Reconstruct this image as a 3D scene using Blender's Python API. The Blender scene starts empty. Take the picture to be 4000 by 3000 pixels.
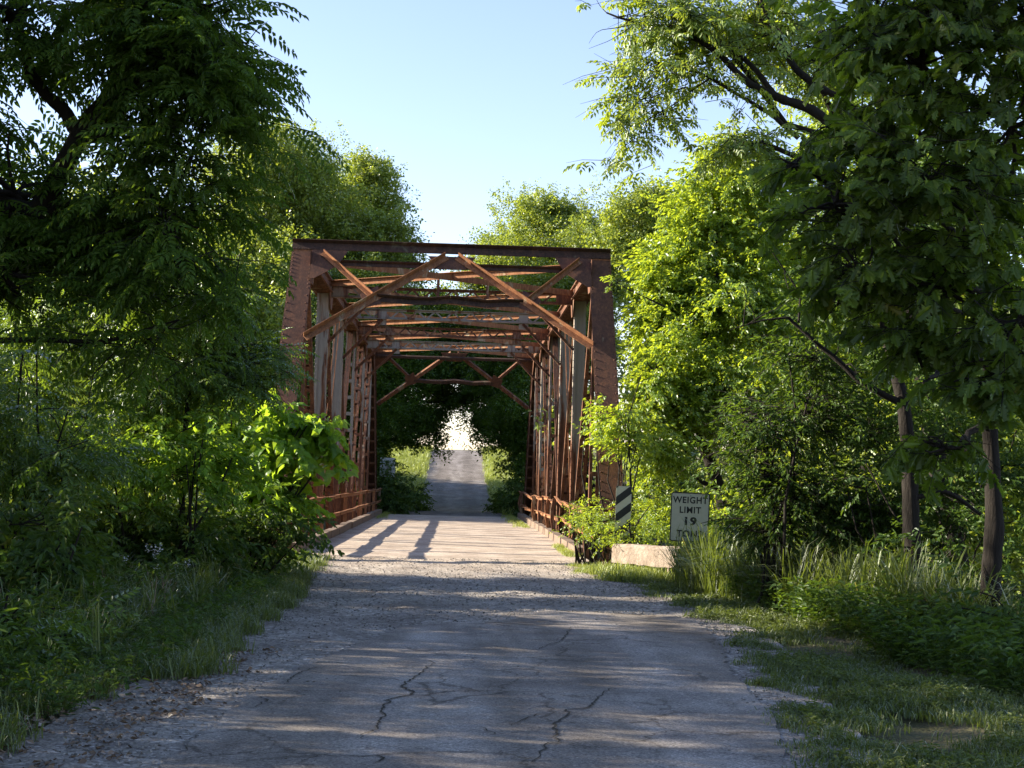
import bpy, math, random
import numpy as np
from mathutils import Vector, Matrix

# ------------------------------------------------------------------ camera
F = 5560.0                      # focal length in pixels of the 4000 px wide photograph
CAM = np.array([0.0, 0.0, 1.6])
YAW, PITCH, ROLL = math.atan(203.1/5560), math.atan(370.7/5560), 0.027
fw = np.array([math.sin(YAW)*math.cos(PITCH), math.cos(YAW)*math.cos(PITCH), math.sin(PITCH)])
rt0 = np.cross(fw, [0, 0, 1]); rt0 /= np.linalg.norm(rt0)
up0 = np.cross(rt0, fw)
rt = rt0*math.cos(ROLL) + up0*math.sin(ROLL)
up = up0*math.cos(ROLL) - rt0*math.sin(ROLL)
scene = bpy.context.scene
COL = scene.collection
cd = bpy.data.cameras.new('camera')
cd.sensor_width = 36.0; cd.lens = 36*F/4000
cd.clip_start = 0.1; cd.clip_end = 3000
cam = bpy.data.objects.new('camera', cd); COL.objects.link(cam)
cam.matrix_world = Matrix(((rt[0], up[0], -fw[0], CAM[0]), (rt[1], up[1], -fw[1], CAM[1]),
                           (rt[2], up[2], -fw[2], CAM[2]), (0, 0, 0, 1)))
scene.camera = cam

def P(px, py, D):
    d = fw*F + rt*(px-2000) + up*(1500-py)
    return CAM + d*(D/d[1])
def G(px, py, z=0.0):
    d = fw*F + rt*(px-2000) + up*(1500-py)
    return CAM + d*((z-CAM[2])/d[2])

# ------------------------------------------------------------------ light
S = np.array([-1.0, 0.172, 0.406]); S /= np.linalg.norm(S)
ELEV = math.asin(S[2])
AZ = math.atan2(S[0], S[1])
w = bpy.data.worlds.new('World'); scene.world = w; w.use_nodes = True
nt = w.node_tree
sky = nt.nodes.new('ShaderNodeTexSky'); sky.sky_type = 'NISHITA'; sky.sun_disc = False
sky.sun_elevation = ELEV; sky.sun_rotation = AZ
sky.air_density = 1.0; sky.dust_density = 0.4; sky.ozone_density = 1.5
bg = nt.nodes['Background']; bg.inputs[1].default_value = 0.094
wb = nt.nodes.new('ShaderNodeMix'); wb.data_type = 'RGBA'; wb.blend_type = 'MULTIPLY'; wb.inputs[0].default_value = 1.0   # white balance of the camera
wb.inputs[7].default_value = (1.09, 0.96, 1.02, 1); nt.links.new(sky.outputs[0], wb.inputs[6]); nt.links.new(wb.outputs[2], bg.inputs[0])
sd = bpy.data.lights.new('sun', 'SUN'); sd.energy = 5.0; sd.angle = math.radians(0.5); sd.color = (1.0, 0.87, 0.68)
sun = bpy.data.objects.new('sun', sd); COL.objects.link(sun)
sun.rotation_euler = Vector(S).to_track_quat('Z', 'Y').to_euler()
scene.view_settings.view_transform = 'Standard'; scene.view_settings.look = 'None'
scene.view_settings.exposure = 1.87; scene.view_settings.gamma = 1.0
scene.cycles.use_denoising = True
scene.cycles.max_bounces = 8; scene.cycles.diffuse_bounces = 4; scene.cycles.glossy_bounces = 2
scene.cycles.transmission_bounces = 6; scene.cycles.transparent_max_bounces = 4
scene.cycles.caustics_reflective = False; scene.cycles.caustics_refractive = False

rng = np.random.default_rng(11)
random.seed(5)

# ------------------------------------------------------------------ materials
def newmat(name):
    m = bpy.data.materials.new(name); m.use_nodes = True
    n = m.node_tree.nodes; n.clear()
    out = n.new('ShaderNodeOutputMaterial')
    return m, m.node_tree, out
def N(t, kind, **kw):
    n = t.nodes.new(kind)
    for k, v in kw.items():
        if k.startswith('i_'):
            n.inputs[k[2:].replace('_', ' ')].default_value = v
        else: setattr(n, k, v)
    return n
def ramp(t, stops, interp='LINEAR'):
    r = t.nodes.new('ShaderNodeValToRGB'); e = r.color_ramp.elements
    r.color_ramp.interpolation = interp
    while len(e) < len(stops): e.new(0.5)
    for k, (p, c) in enumerate(stops):
        e[k].position = p
        e[k].color = (*c, 1) if len(c) == 3 else c
    return r
def noise(t, co, scale, detail=4, rough=0.6, dist=0.0):
    n = N(t, 'ShaderNodeTexNoise'); n.inputs['Scale'].default_value = scale
    n.inputs['Detail'].default_value = detail; n.inputs['Roughness'].default_value = rough
    n.inputs['Distortion'].default_value = dist
    t.links.new(co, n.inputs['Vector']); return n
def mixc(t, fac, a, b, mode='MIX'):
    m = t.nodes.new('ShaderNodeMix'); m.data_type = 'RGBA'; m.blend_type = mode
    for s, v in ((m.inputs[0], fac), (m.inputs[6], a), (m.inputs[7], b)):
        if isinstance(v, (int, float)): s.default_value = v
        elif isinstance(v, tuple): s.default_value = (*v, 1)
        else: t.links.new(v, s)
    return m.outputs[2]
def geo_co(t, obj=False):
    if obj: return t.nodes.new('ShaderNodeTexCoord').outputs['Object']
    return t.nodes.new('ShaderNodeNewGeometry').outputs['Position']

def leafmat(name, dark, light, trans, tf=0.42, gloss=0.02, rough=0.45):
    m, t, out = newmat(name)
    a = N(t, 'ShaderNodeAttribute', attribute_name='rnd')
    r = ramp(t, [(0.0, dark), (0.7, light), (0.9, tuple(min(1, c*1.3) for c in light)), (0.97, (light[1]*1.3, light[1]*1.15, light[2]))])
    t.links.new(a.outputs['Fac'], r.inputs[0])
    r2 = ramp(t, [(0.0, tuple(c*0.7 for c in trans)), (1.0, trans)])
    t.links.new(a.outputs['Fac'], r2.inputs[0])
    d = N(t, 'ShaderNodeBsdfDiffuse'); t.links.new(r.outputs[0], d.inputs[0])
    tr = N(t, 'ShaderNodeBsdfTranslucent'); t.links.new(r2.outputs[0], tr.inputs[0])
    g = N(t, 'ShaderNodeBsdfGlossy'); g.inputs['Roughness'].default_value = rough; g.inputs[0].default_value = (0.9, 0.95, 1, 1)
    mx = N(t, 'ShaderNodeMixShader'); mx.inputs[0].default_value = tf
    t.links.new(d.outputs[0], mx.inputs[1]); t.links.new(tr.outputs[0], mx.inputs[2])
    fr = N(t, 'ShaderNodeLayerWeight'); fr.inputs[0].default_value = 0.12
    mm = N(t, 'ShaderNodeMath', operation='MULTIPLY_ADD'); mm.inputs[1].default_value = 0.16; mm.inputs[2].default_value = gloss
    t.links.new(fr.outputs['Fresnel'], mm.inputs[0])
    m2 = N(t, 'ShaderNodeMixShader'); t.links.new(mm.outputs[0], m2.inputs[0])
    t.links.new(mx.outputs[0], m2.inputs[1]); t.links.new(g.outputs[0], m2.inputs[2])
    t.links.new(m2.outputs[0], out.inputs[0])
    return m
def princ(name, colf, rough=0.8, bump=None, metal=0.0, spec=0.3):
    m, t, out = newmat(name)
    b = N(t, 'ShaderNodeBsdfPrincipled'); b.inputs['Roughness'].default_value = rough
    b.inputs['Metallic'].default_value = metal; b.inputs['Specular IOR Level'].default_value = spec
    c = colf(t)
    if isinstance(c, tuple): b.inputs['Base Color'].default_value = (*c, 1)
    else: t.links.new(c, b.inputs['Base Color'])
    if bump:
        h, s, dist = bump(t)
        bn = N(t, 'ShaderNodeBump'); bn.inputs['Strength'].default_value = s; bn.inputs['Distance'].default_value = dist
        t.links.new(h, bn.inputs['Height']); t.links.new(bn.outputs[0], b.inputs['Normal'])
    t.links.new(b.outputs[0], out.inputs[0])
    return m

M = {}
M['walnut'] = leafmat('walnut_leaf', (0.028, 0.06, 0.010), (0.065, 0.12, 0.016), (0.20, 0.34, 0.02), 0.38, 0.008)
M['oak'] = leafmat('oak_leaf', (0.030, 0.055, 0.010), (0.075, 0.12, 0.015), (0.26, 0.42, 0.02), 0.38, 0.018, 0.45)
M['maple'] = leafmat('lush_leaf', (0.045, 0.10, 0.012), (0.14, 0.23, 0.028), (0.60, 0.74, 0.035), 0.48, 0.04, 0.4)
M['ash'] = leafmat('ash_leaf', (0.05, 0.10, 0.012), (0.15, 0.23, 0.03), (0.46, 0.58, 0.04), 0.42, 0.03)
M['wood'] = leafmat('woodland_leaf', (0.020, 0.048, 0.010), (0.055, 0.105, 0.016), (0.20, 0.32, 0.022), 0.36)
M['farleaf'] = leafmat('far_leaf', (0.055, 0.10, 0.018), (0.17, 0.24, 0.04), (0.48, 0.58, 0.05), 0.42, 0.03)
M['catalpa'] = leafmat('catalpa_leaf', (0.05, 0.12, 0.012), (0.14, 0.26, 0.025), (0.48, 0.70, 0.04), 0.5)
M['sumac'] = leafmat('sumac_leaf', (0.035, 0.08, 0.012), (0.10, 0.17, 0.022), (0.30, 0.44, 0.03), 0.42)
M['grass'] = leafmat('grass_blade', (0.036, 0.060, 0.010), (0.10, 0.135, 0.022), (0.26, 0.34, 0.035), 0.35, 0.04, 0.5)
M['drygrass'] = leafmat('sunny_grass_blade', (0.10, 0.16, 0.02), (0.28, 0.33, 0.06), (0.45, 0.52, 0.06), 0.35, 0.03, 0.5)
M['litter'] = leafmat('dead_leaf', (0.06, 0.04, 0.025), (0.20, 0.14, 0.09), (0.2, 0.1, 0.05), 0.1, 0.03, 0.6)
M['flower'] = leafmat('white_petal', (0.6, 0.62, 0.6), (0.8, 0.8, 0.8), (0.7, 0.7, 0.7), 0.3)

def bark_c(t, a=(0.010, 0.008, 0.007), b=(0.020, 0.017, 0.014)):
    co = geo_co(t); mp = N(t, 'ShaderNodeMapping'); mp.inputs['Scale'].default_value = (1, 1, 0.25)
    t.links.new(co, mp.inputs[0]); n = noise(t, mp.outputs[0], 18, 5, 0.7)
    r = ramp(t, [(0.3, a), (0.7, b)]); t.links.new(n.outputs[0], r.inputs[0]); return r.outputs[0]
def bark_b(t):
    co = geo_co(t); mp = N(t, 'ShaderNodeMapping'); mp.inputs['Scale'].default_value = (1, 1, 0.2)
    t.links.new(co, mp.inputs[0]); n = noise(t, mp.outputs[0], 30, 4, 0.7); return n.outputs[0], 0.9, 0.03
M['bark'] = princ('bark', bark_c, 0.95, bark_b)
M['palebark'] = princ('pale_bark', lambda t: bark_c(t, (0.14, 0.11, 0.085), (0.34, 0.28, 0.23)), 0.95, bark_b)

def rustmat(name, a, b, c, grey, gamt, streak=0.25, low=None):
    """a dark rust, b red brown, c orange; grey weathered paint left over on part of the surface"""
    def colf(t):
        co = geo_co(t)
        mp = N(t, 'ShaderNodeMapping'); mp.inputs['Scale'].default_value = (1, 1, streak); t.links.new(co, mp.inputs[0])
        n1 = noise(t, mp.outputs[0], 6, 6, 0.7, 0.4); n2 = noise(t, mp.outputs[0], 23, 5, 0.75)
        n3 = noise(t, mp.outputs[0], 2.3, 5, 0.65, 0.6)
        r = ramp(t, [(0.3, a), (0.5, b), (0.72, c)]); t.links.new(n1.outputs[0], r.inputs[0])
        rq = ramp(t, [(0.38, a), (0.55, b), (0.66, c)]); t.links.new(n2.outputs[0], rq.inputs[0])
        c1 = mixc(t, 0.5, r.outputs[0], rq.outputs[0])
        th = N(t, 'ShaderNodeMath', operation='ADD'); t.links.new(n3.outputs[0], th.inputs[0])
        if low:      # rust climbs from the splash zone upward: less paint left low down
            sx = N(t, 'ShaderNodeSeparateXYZ'); t.links.new(co, sx.inputs[0])
            mr = N(t, 'ShaderNodeMapRange'); mr.inputs[1].default_value = low[0]; mr.inputs[2].default_value = low[1]
            mr.inputs[3].default_value = -0.25; mr.inputs[4].default_value = 0.08
            t.links.new(sx.outputs[2], mr.inputs[0]); t.links.new(mr.outputs[0], th.inputs[1])
        else: th.inputs[1].default_value = 0.0
        gr = ramp(t, [(gamt, (0, 0, 0)), (gamt+0.07, (1, 1, 1))]); t.links.new(th.outputs[0], gr.inputs[0])
        g2 = mixc(t, n2.outputs[0], tuple(x*0.6 for x in grey), grey)
        return mixc(t, gr.outputs[0], c1, g2)
    def bf(t):
        co = geo_co(t); n = noise(t, co, 40, 5, 0.7); return n.outputs[0], 0.5, 0.01
    return princ(name, colf, 0.85, bf, 0.0, 0.25)
R1, R2, R3 = (0.035, 0.019, 0.014), (0.125, 0.056, 0.034), (0.34, 0.15, 0.068)
M['rust'] = rustmat('rusty_steel', R1, R2, R3, (0.30, 0.22, 0.15), 0.57)
M['rustred'] = rustmat('red_brown_paint', (0.045, 0.026, 0.020), (0.10, 0.047, 0.031), (0.19, 0.085, 0.042), (0.22, 0.16, 0.11), 0.66)
M['rustpaint'] = rustmat('weathered_grey_paint', R1, (0.13, 0.055, 0.03), (0.32, 0.14, 0.065), (0.30, 0.275, 0.24), 0.47, 0.15, (0.5, 3.5))
M['rustbright'] = rustmat('orange_rust', (0.10, 0.045, 0.024), (0.25, 0.108, 0.05), (0.40, 0.20, 0.09), (0.40, 0.31, 0.20), 0.58)

M['darksteel'] = rustmat('blackened_steel', (0.018, 0.013, 0.010), (0.055, 0.03, 0.022), (0.12, 0.06, 0.035), (0.13, 0.11, 0.07), 0.60)
def stones_c(t, cols, sc=28, lo=0.1, patch=True):
    co = geo_co(t)
    v = N(t, 'ShaderNodeTexVoronoi'); v.inputs['Scale'].default_value = sc; t.links.new(co, v.inputs['Vector'])
    sp = N(t, 'ShaderNodeSeparateColor'); t.links.new(v.outputs['Color'], sp.inputs[0])
    r = ramp(t, cols); t.links.new(sp.outputs[0], r.inputs[0])
    n = noise(t, co, 1.1, 5, 0.65); r2 = ramp(t, [(0.35, (0.62, 0.58, 0.55)), (0.65, (1.05, 1.03, 1.0))]); t.links.new(n.outputs[0], r2.inputs[0])
    c = mixc(t, 1.0, r.outputs[0], r2.outputs[0], 'MULTIPLY')
    n2 = noise(t, co, 90, 3, 0.6); r3 = ramp(t, [(0.3, (0.75, 0.75, 0.75)), (0.7, (1.15, 1.15, 1.15))]); t.links.new(n2.outputs[0], r3.inputs[0])
    return mixc(t, 1.0, c, r3.outputs[0], 'MULTIPLY')
def gravel_b(t):
    co = geo_co(t); v = N(t, 'ShaderNodeTexVoronoi'); v.inputs['Scale'].default_value = 34; t.links.new(co, v.inputs['Vector'])
    n = noise(t, co, 7, 5, 0.7)
    a = N(t, 'ShaderNodeMath', operation='MULTIPLY_ADD'); a.inputs[1].default_value = -0.7
    t.links.new(v.outputs['Distance'], a.inputs[0]); t.links.new(n.outputs[0], a.inputs[2]); return a.outputs[0], 1.0, 0.02
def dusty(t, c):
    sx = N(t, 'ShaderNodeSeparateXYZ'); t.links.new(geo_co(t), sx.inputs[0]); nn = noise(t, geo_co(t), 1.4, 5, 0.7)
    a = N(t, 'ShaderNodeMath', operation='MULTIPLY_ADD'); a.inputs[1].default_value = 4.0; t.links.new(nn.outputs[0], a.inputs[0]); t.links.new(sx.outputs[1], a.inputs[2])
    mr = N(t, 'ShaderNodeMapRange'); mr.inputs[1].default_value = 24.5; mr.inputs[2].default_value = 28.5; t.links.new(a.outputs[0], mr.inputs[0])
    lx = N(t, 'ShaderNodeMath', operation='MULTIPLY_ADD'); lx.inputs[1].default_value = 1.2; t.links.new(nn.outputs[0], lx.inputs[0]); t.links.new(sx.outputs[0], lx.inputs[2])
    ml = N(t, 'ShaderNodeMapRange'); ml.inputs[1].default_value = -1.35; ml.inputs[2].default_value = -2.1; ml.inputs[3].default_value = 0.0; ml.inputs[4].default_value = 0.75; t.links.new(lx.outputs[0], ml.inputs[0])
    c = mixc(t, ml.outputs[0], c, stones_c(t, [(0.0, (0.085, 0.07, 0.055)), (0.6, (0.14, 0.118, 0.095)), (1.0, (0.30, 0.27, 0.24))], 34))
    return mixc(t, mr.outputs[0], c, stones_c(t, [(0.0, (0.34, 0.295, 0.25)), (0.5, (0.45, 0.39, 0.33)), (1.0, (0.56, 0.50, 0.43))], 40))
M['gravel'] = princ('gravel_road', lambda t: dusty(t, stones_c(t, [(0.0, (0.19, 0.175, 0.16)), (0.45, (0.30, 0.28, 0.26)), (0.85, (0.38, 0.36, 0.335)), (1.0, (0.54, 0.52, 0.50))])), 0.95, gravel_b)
def asph_c(t):
    c = stones_c(t, [(0.0, (0.17, 0.16, 0.155)), (0.08, (0.25, 0.24, 0.232)), (0.9, (0.30, 0.29, 0.278)), (1.0, (0.40, 0.39, 0.37))], 60)
    co = geo_co(t); mp = N(t, 'ShaderNodeMapping'); mp.inputs['Scale'].default_value = (1.6, 0.22, 1); t.links.new(co, mp.inputs[0])
    n = noise(t, mp.outputs[0], 1.3, 4, 0.6, 0.3); r = ramp(t, [(0.35, (0.74, 0.72, 0.69)), (0.62, (1.08, 1.07, 1.06))]); t.links.new(n.outputs[0], r.inputs[0])
    c = mixc(t, 1.0, c, r.outputs[0], 'MULTIPLY')
    v = N(t, 'ShaderNodeTexVoronoi'); v.inputs['Scale'].default_value = 9; t.links.new(co, v.inputs['Vector'])
    r2 = ramp(t, [(0.05, (0.35, 0.34, 0.33)), (0.09, (1, 1, 1))]); t.links.new(v.outputs['Distance'], r2.inputs[0])
    nz = noise(t, co, 2.5, 5, 0.7); ad = N(t, 'ShaderNodeVectorMath', operation='MULTIPLY_ADD'); ad.inputs[1].default_value = (0.5, 0.5, 0); t.links.new(nz.outputs['Color'], ad.inputs[0]); t.links.new(co, ad.inputs[2])
    ve = N(t, 'ShaderNodeTexVoronoi', feature='DISTANCE_TO_EDGE'); ve.inputs['Scale'].default_value = 1.1; t.links.new(ad.outputs[0], ve.inputs['Vector'])
    rc = ramp(t, [(0.0, (0.42, 0.40, 0.38)), (0.010, (0.55, 0.53, 0.51)), (0.020, (1, 1, 1))]); t.links.new(ve.outputs['Distance'], rc.inputs[0])
    ms = noise(t, co, 0.6, 3, 0.5); rm = ramp(t, [(0.42, (0, 0, 0)), (0.54, (0.95, 0.95, 0.95))]); t.links.new(ms.outputs[0], rm.inputs[0])
    c = mixc(t, 0.8, c, mixc(t, 1.0, c, r2.outputs[0], 'MULTIPLY'))
    c = mixc(t, rm.outputs[0], c, mixc(t, 1.0, c, rc.outputs[0], 'MULTIPLY'))
    n9 = noise(t, co, 45, 3, 0.8); r9 = ramp(t, [(0.36, (0.62, 0.62, 0.62)), (0.5, (1, 1, 1)), (0.68, (1.35, 1.33, 1.3))]); t.links.new(n9.outputs[0], r9.inputs[0])
    c = mixc(t, 1.0, c, r9.outputs[0], 'MULTIPLY')
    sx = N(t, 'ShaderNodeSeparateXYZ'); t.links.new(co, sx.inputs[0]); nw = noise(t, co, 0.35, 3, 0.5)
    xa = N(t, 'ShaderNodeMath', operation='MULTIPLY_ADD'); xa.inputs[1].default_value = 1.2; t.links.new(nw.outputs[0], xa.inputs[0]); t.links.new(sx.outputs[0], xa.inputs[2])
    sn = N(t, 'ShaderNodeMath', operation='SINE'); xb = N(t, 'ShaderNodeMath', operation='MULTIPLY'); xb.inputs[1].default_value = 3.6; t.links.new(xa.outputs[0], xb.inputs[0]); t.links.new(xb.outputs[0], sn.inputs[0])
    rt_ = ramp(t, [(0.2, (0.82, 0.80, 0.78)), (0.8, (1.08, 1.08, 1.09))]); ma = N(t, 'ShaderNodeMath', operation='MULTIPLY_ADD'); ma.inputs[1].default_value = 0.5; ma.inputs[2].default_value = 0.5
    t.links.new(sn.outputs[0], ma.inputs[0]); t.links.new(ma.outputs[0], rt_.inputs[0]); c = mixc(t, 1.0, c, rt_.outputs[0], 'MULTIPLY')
    return mixc(t, 1.0, c, (1.15, 1.14, 1.13), 'MULTIPLY')
def asph_b(t):
    co = geo_co(t); n = noise(t, co, 70, 4, 0.75); n2 = noise(t, co, 5, 4, 0.6)
    a = N(t, 'ShaderNodeMath', operation='MULTIPLY_ADD'); a.inputs[1].default_value = 0.35
    t.links.new(n.outputs[0], a.inputs[0]); t.links.new(n2.outputs[0], a.inputs[2]); return a.outputs[0], 0.8, 0.012
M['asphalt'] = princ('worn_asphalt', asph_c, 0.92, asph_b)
def dirt_c(t):
    co = geo_co(t); n = noise(t, co, 2.2, 6, 0.7); n2 = noise(t, co, 26, 4, 0.7)
    r = ramp(t, [(0.3, (0.055, 0.05, 0.028)), (0.5, (0.085, 0.085, 0.036)), (0.7, (0.13, 0.105, 0.07))]); t.links.new(n.outputs[0], r.inputs[0])
    r2 = ramp(t, [(0.3, (0.6, 0.6, 0.6)), (0.7, (1.3, 1.3, 1.3))]); t.links.new(n2.outputs[0], r2.inputs[0])
    return mixc(t, 1.0, r.outputs[0], r2.outputs[0], 'MULTIPLY')
M['dirt'] = princ('earth_with_moss', dirt_c, 0.98, gravel_b)
M['meadow'] = princ('meadow_ground', lambda t: mixc(t, noise(t, geo_co(t), 1.5, 5, 0.7).outputs[0], (0.14, 0.20, 0.03), (0.24, 0.30, 0.05)), 0.98, gravel_b)
def deck_c(t):
    c = stones_c(t, [(0.0, (0.34, 0.295, 0.25)), (0.5, (0.46, 0.395, 0.335)), (1.0, (0.58, 0.51, 0.44))], 40)
    return c
M['deck'] = princ('dusty_concrete_deck', deck_c, 0.95, asph_b)
def conc_c(t):
    co = geo_co(t); n = noise(t, co, 4, 6, 0.7, 0.4); n2 = noise(t, co, 30, 5, 0.7)
    r = ramp(t, [(0.3, (0.17, 0.13, 0.10)), (0.5, (0.27, 0.22, 0.18)), (0.7, (0.34, 0.295, 0.25))]); t.links.new(n.outputs[0], r.inputs[0])
    r2 = ramp(t, [(0.3, (0.75, 0.75, 0.75)), (0.7, (1.15, 1.15, 1.15))]); t.links.new(n2.outputs[0], r2.inputs[0])
    return mixc(t, 1.0, r.outputs[0], r2.outputs[0], 'MULTIPLY')
M['concrete'] = princ('old_concrete', conc_c, 0.92, lambda t: (noise(t, geo_co(t), 25, 5, 0.7).outputs[0], 0.8, 0.02))
M['curbc'] = princ('stained_kerb_concrete', lambda t: mixc(t, noise(t, geo_co(t), 5, 6, 0.7).outputs[0], (0.10, 0.06, 0.045), (0.24, 0.19, 0.15)), 0.92)
M['crack'] = princ('crack_fill', lambda t: stones_c(t, [(0, (0.03, 0.028, 0.024)), (1, (0.09, 0.085, 0.07))], 60), 1.0)
M['signface'] = princ('reflective_sheet', lambda t: mixc(t, noise(t, geo_co(t), 14, 5, 0.7).outputs[0], (0.42, 0.42, 0.30), (0.56, 0.55, 0.40)), 0.5)
M['signback'] = princ('bare_aluminium', lambda t: mixc(t, noise(t, geo_co(t), 10, 5, 0.7).outputs[0], (0.36, 0.38, 0.37), (0.52, 0.54, 0.53)), 0.5, None, 0.2)
M['black'] = princ('black_sheet', lambda t: mixc(t, noise(t, geo_co(t), 60, 4, 0.7).outputs[0], (0.010, 0.011, 0.010), (0.035, 0.037, 0.032)), 0.55)
M['steelpost'] = princ('galvanised_post', lambda t: mixc(t, noise(t, geo_co(t), 20, 4, 0.7).outputs[0], (0.20, 0.21, 0.20), (0.42, 0.43, 0.42)), 0.6, None, 0.3)

# ------------------------------------------------------------------ mesh helpers
def mesh_np(name, verts, loops, totals, mat, rnd=None, smooth=False):
    me = bpy.data.meshes.new(name)
    verts = np.asarray(verts, dtype=np.float32); loops = np.asarray(loops, dtype=np.int32); totals = np.asarray(totals, dtype=np.int32)
    me.vertices.add(len(verts)); me.vertices.foreach_set('co', verts.ravel())
    me.loops.add(len(loops)); me.loops.foreach_set('vertex_index', loops)
    me.polygons.add(len(totals))
    starts = np.zeros(len(totals), dtype=np.int32); starts[1:] = np.cumsum(totals)[:-1]
    me.polygons.foreach_set('loop_start', starts)
    me.update(calc_edges=True)
    me.polygons.foreach_set('use_smooth', np.full(len(totals), bool(smooth)))
    if rnd is not None:
        a = me.attributes.new('rnd', 'FLOAT', 'POINT'); a.data.foreach_set('value', np.asarray(rnd, dtype=np.float32))
    me.materials.append(mat)
    return me
def link(name, me, parent=None, loc=None):
    o = bpy.data.objects.new(name, me); COL.objects.link(o)
    if parent is not None: o.parent = parent
    if loc is not None: o.location = loc
    return o
def tag(o, label=None, cat=None, group=None, kind=None):
    if label: o['label'] = label
    if cat: o['category'] = cat
    if group: o['group'] = group
    if kind: o['kind'] = kind
    return o
def empty(name, loc, label, cat, group=None):
    o = bpy.data.objects.new(name, None); COL.objects.link(o); o.location = loc
    o.empty_display_size = 0.3
    return tag(o, label, cat, group)

class MB:
    """collects simple solids into ONE mesh"""
    def __init__(s): s.v = []; s.l = []; s.t = []; s.n = 0
    def add(s, v, faces):
        v = np.asarray(v, float)
        s.v.append(v)
        for f in faces: s.l.extend([i+s.n for i in f]); s.t.append(len(f))
        s.n += len(v)
    def box(s, c, sx, sy, sz, R=None):
        h = np.array([[x, y, z] for x in (-1, 1) for y in (-1, 1) for z in (-1, 1)], float)*np.array([sx, sy, sz])/2
        if R is not None: h = h @ np.asarray(R).T
        s.add(h+np.asarray(c), [(0, 1, 3, 2), (4, 6, 7, 5), (0, 4, 5, 1), (2, 3, 7, 6), (0, 2, 6, 4), (1, 5, 7, 3)])
    def bar(s, p0, p1, a, b, side=(1, 0, 0), oa=0.0, ob=0.0):
        """bar from p0 to p1; a = size along 'side', b = size along the third axis; oa, ob shift the section"""
        p0 = np.asarray(p0, float); p1 = np.asarray(p1, float); d = p1-p0; L = np.linalg.norm(d); d = d/L
        u = np.asarray(side, float); u = u-d*np.dot(u, d); u /= np.linalg.norm(u); v = np.cross(d, u)
        s.box((p0+p1)/2+u*oa+v*ob, a, b, L, np.stack([u, v, d], 1))
    def rivet(s, c, n, r=0.017, h=0.016):
        n = np.asarray(n, float); n /= np.linalg.norm(n)
        a = np.cross(n, [0.3, 0.9, 0.2]); a /= np.linalg.norm(a); b = np.cross(n, a); c = np.asarray(c, float)
        k = 6; v = [c+(a*math.cos(i*2*math.pi/k)+b*math.sin(i*2*math.pi/k))*r for i in range(k)]
        v += [c+n*h*0.75+(a*math.cos(i*2*math.pi/k)+b*math.sin(i*2*math.pi/k))*r*0.72 for i in range(k)]
        v.append(c+n*h)
        f = [(i, (i+1) % k, (i+1) % k+k, i+k) for i in range(k)]+[(i+k, (i+1) % k+k, 2*k) for i in range(k)]
        s.add(v, f)
    def prism(s, pts, n, th):
        """flat polygon (3-D points) given a thickness along n"""
        pts = np.asarray(pts, float); n = np.asarray(n, float); n /= np.linalg.norm(n); k = len(pts)
        s.add(np.vstack([pts, pts+n*th]), [tuple(range(k))[::-1], tuple(range(k, 2*k))]+[(i, (i+1) % k, (i+1) % k+k, i+k) for i in range(k)])
    def build(s, name, mat, parent=None):
        me = mesh_np(name, np.vstack(s.v), s.l, s.t, mat)
        return link(name, me, parent)

def tube(pts, rad, k=6):
    pts = np.asarray(pts, float); rad = np.asarray(rad, float)
    if rad[0] > 0.06:      # bark ridges and swellings on thick stems
        q = np.linspace(0, len(pts)-1, len(pts)*4); i0 = np.arange(len(pts)); pts = np.stack([np.interp(q, i0, pts[:, c]) for c in range(3)], 1); rad = np.interp(q, i0, rad)*rng.uniform(.93, 1.08, len(q)); k = 10
    n = len(pts)
    d = np.gradient(pts, axis=0); d /= np.linalg.norm(d, axis=1)[:, None]+1e-9
    ref = np.array([0.31, 0.87, 0.12]) if abs(d[0][2]) > 0.6 else np.array([0.1, 0.1, 1.0])
    a = np.cross(d, ref); a /= np.linalg.norm(a, axis=1)[:, None]+1e-9; b = np.cross(d, a)
    th = np.arange(k)*2*math.pi/k
    v = pts[:, None, :]+(a[:, None, :]*np.cos(th)[None, :, None]+b[:, None, :]*np.sin(th)[None, :, None])*rad[:, None, None]
    i, j = np.meshgrid(np.arange(n-1), np.arange(k), indexing='ij'); j2 = (j+1) % k
    q = np.stack([i*k+j, i*k+j2, (i+1)*k+j2, (i+1)*k+j], -1).reshape(-1)
    return v.reshape(-1, 3), q, np.full((n-1)*k, 4)
class Tubes:
    def __init__(s): s.v = []; s.l = []; s.t = []; s.n = 0
    def add(s, pts, rad, k=6):
        v, l, t = tube(pts, rad, k); s.v.append(v); s.l.append(l+s.n); s.t.append(t); s.n += len(v)
    def raw(s, v, l, t): s.v.append(v); s.l.append(l+s.n); s.t.append(t); s.n += len(v)
    def mesh(s, name, mat, off=(0, 0, 0)):
        return mesh_np(name, np.vstack(s.v)-np.asarray(off), np.concatenate(s.l), np.concatenate(s.t), mat, None, True)
def curve(p0, p1, n=6, wob=0.08, sag=0.0):
    p0 = np.asarray(p0, float); p1 = np.asarray(p1, float); t = np.linspace(0, 1, n)[:, None]
    L = np.linalg.norm(p1-p0); p = p0+(p1-p0)*t
    o = rng.normal(0, wob*L, (n, 3)); o[0] = 0; o[-1] = 0
    for _ in range(1): o[1:-1] = (o[:-2]+o[1:-1]*2+o[2:])/4*1.4
    p = p+o; p[:, 2] += (np.sin(t[:, 0]*math.pi)*sag*L)
    return p

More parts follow.
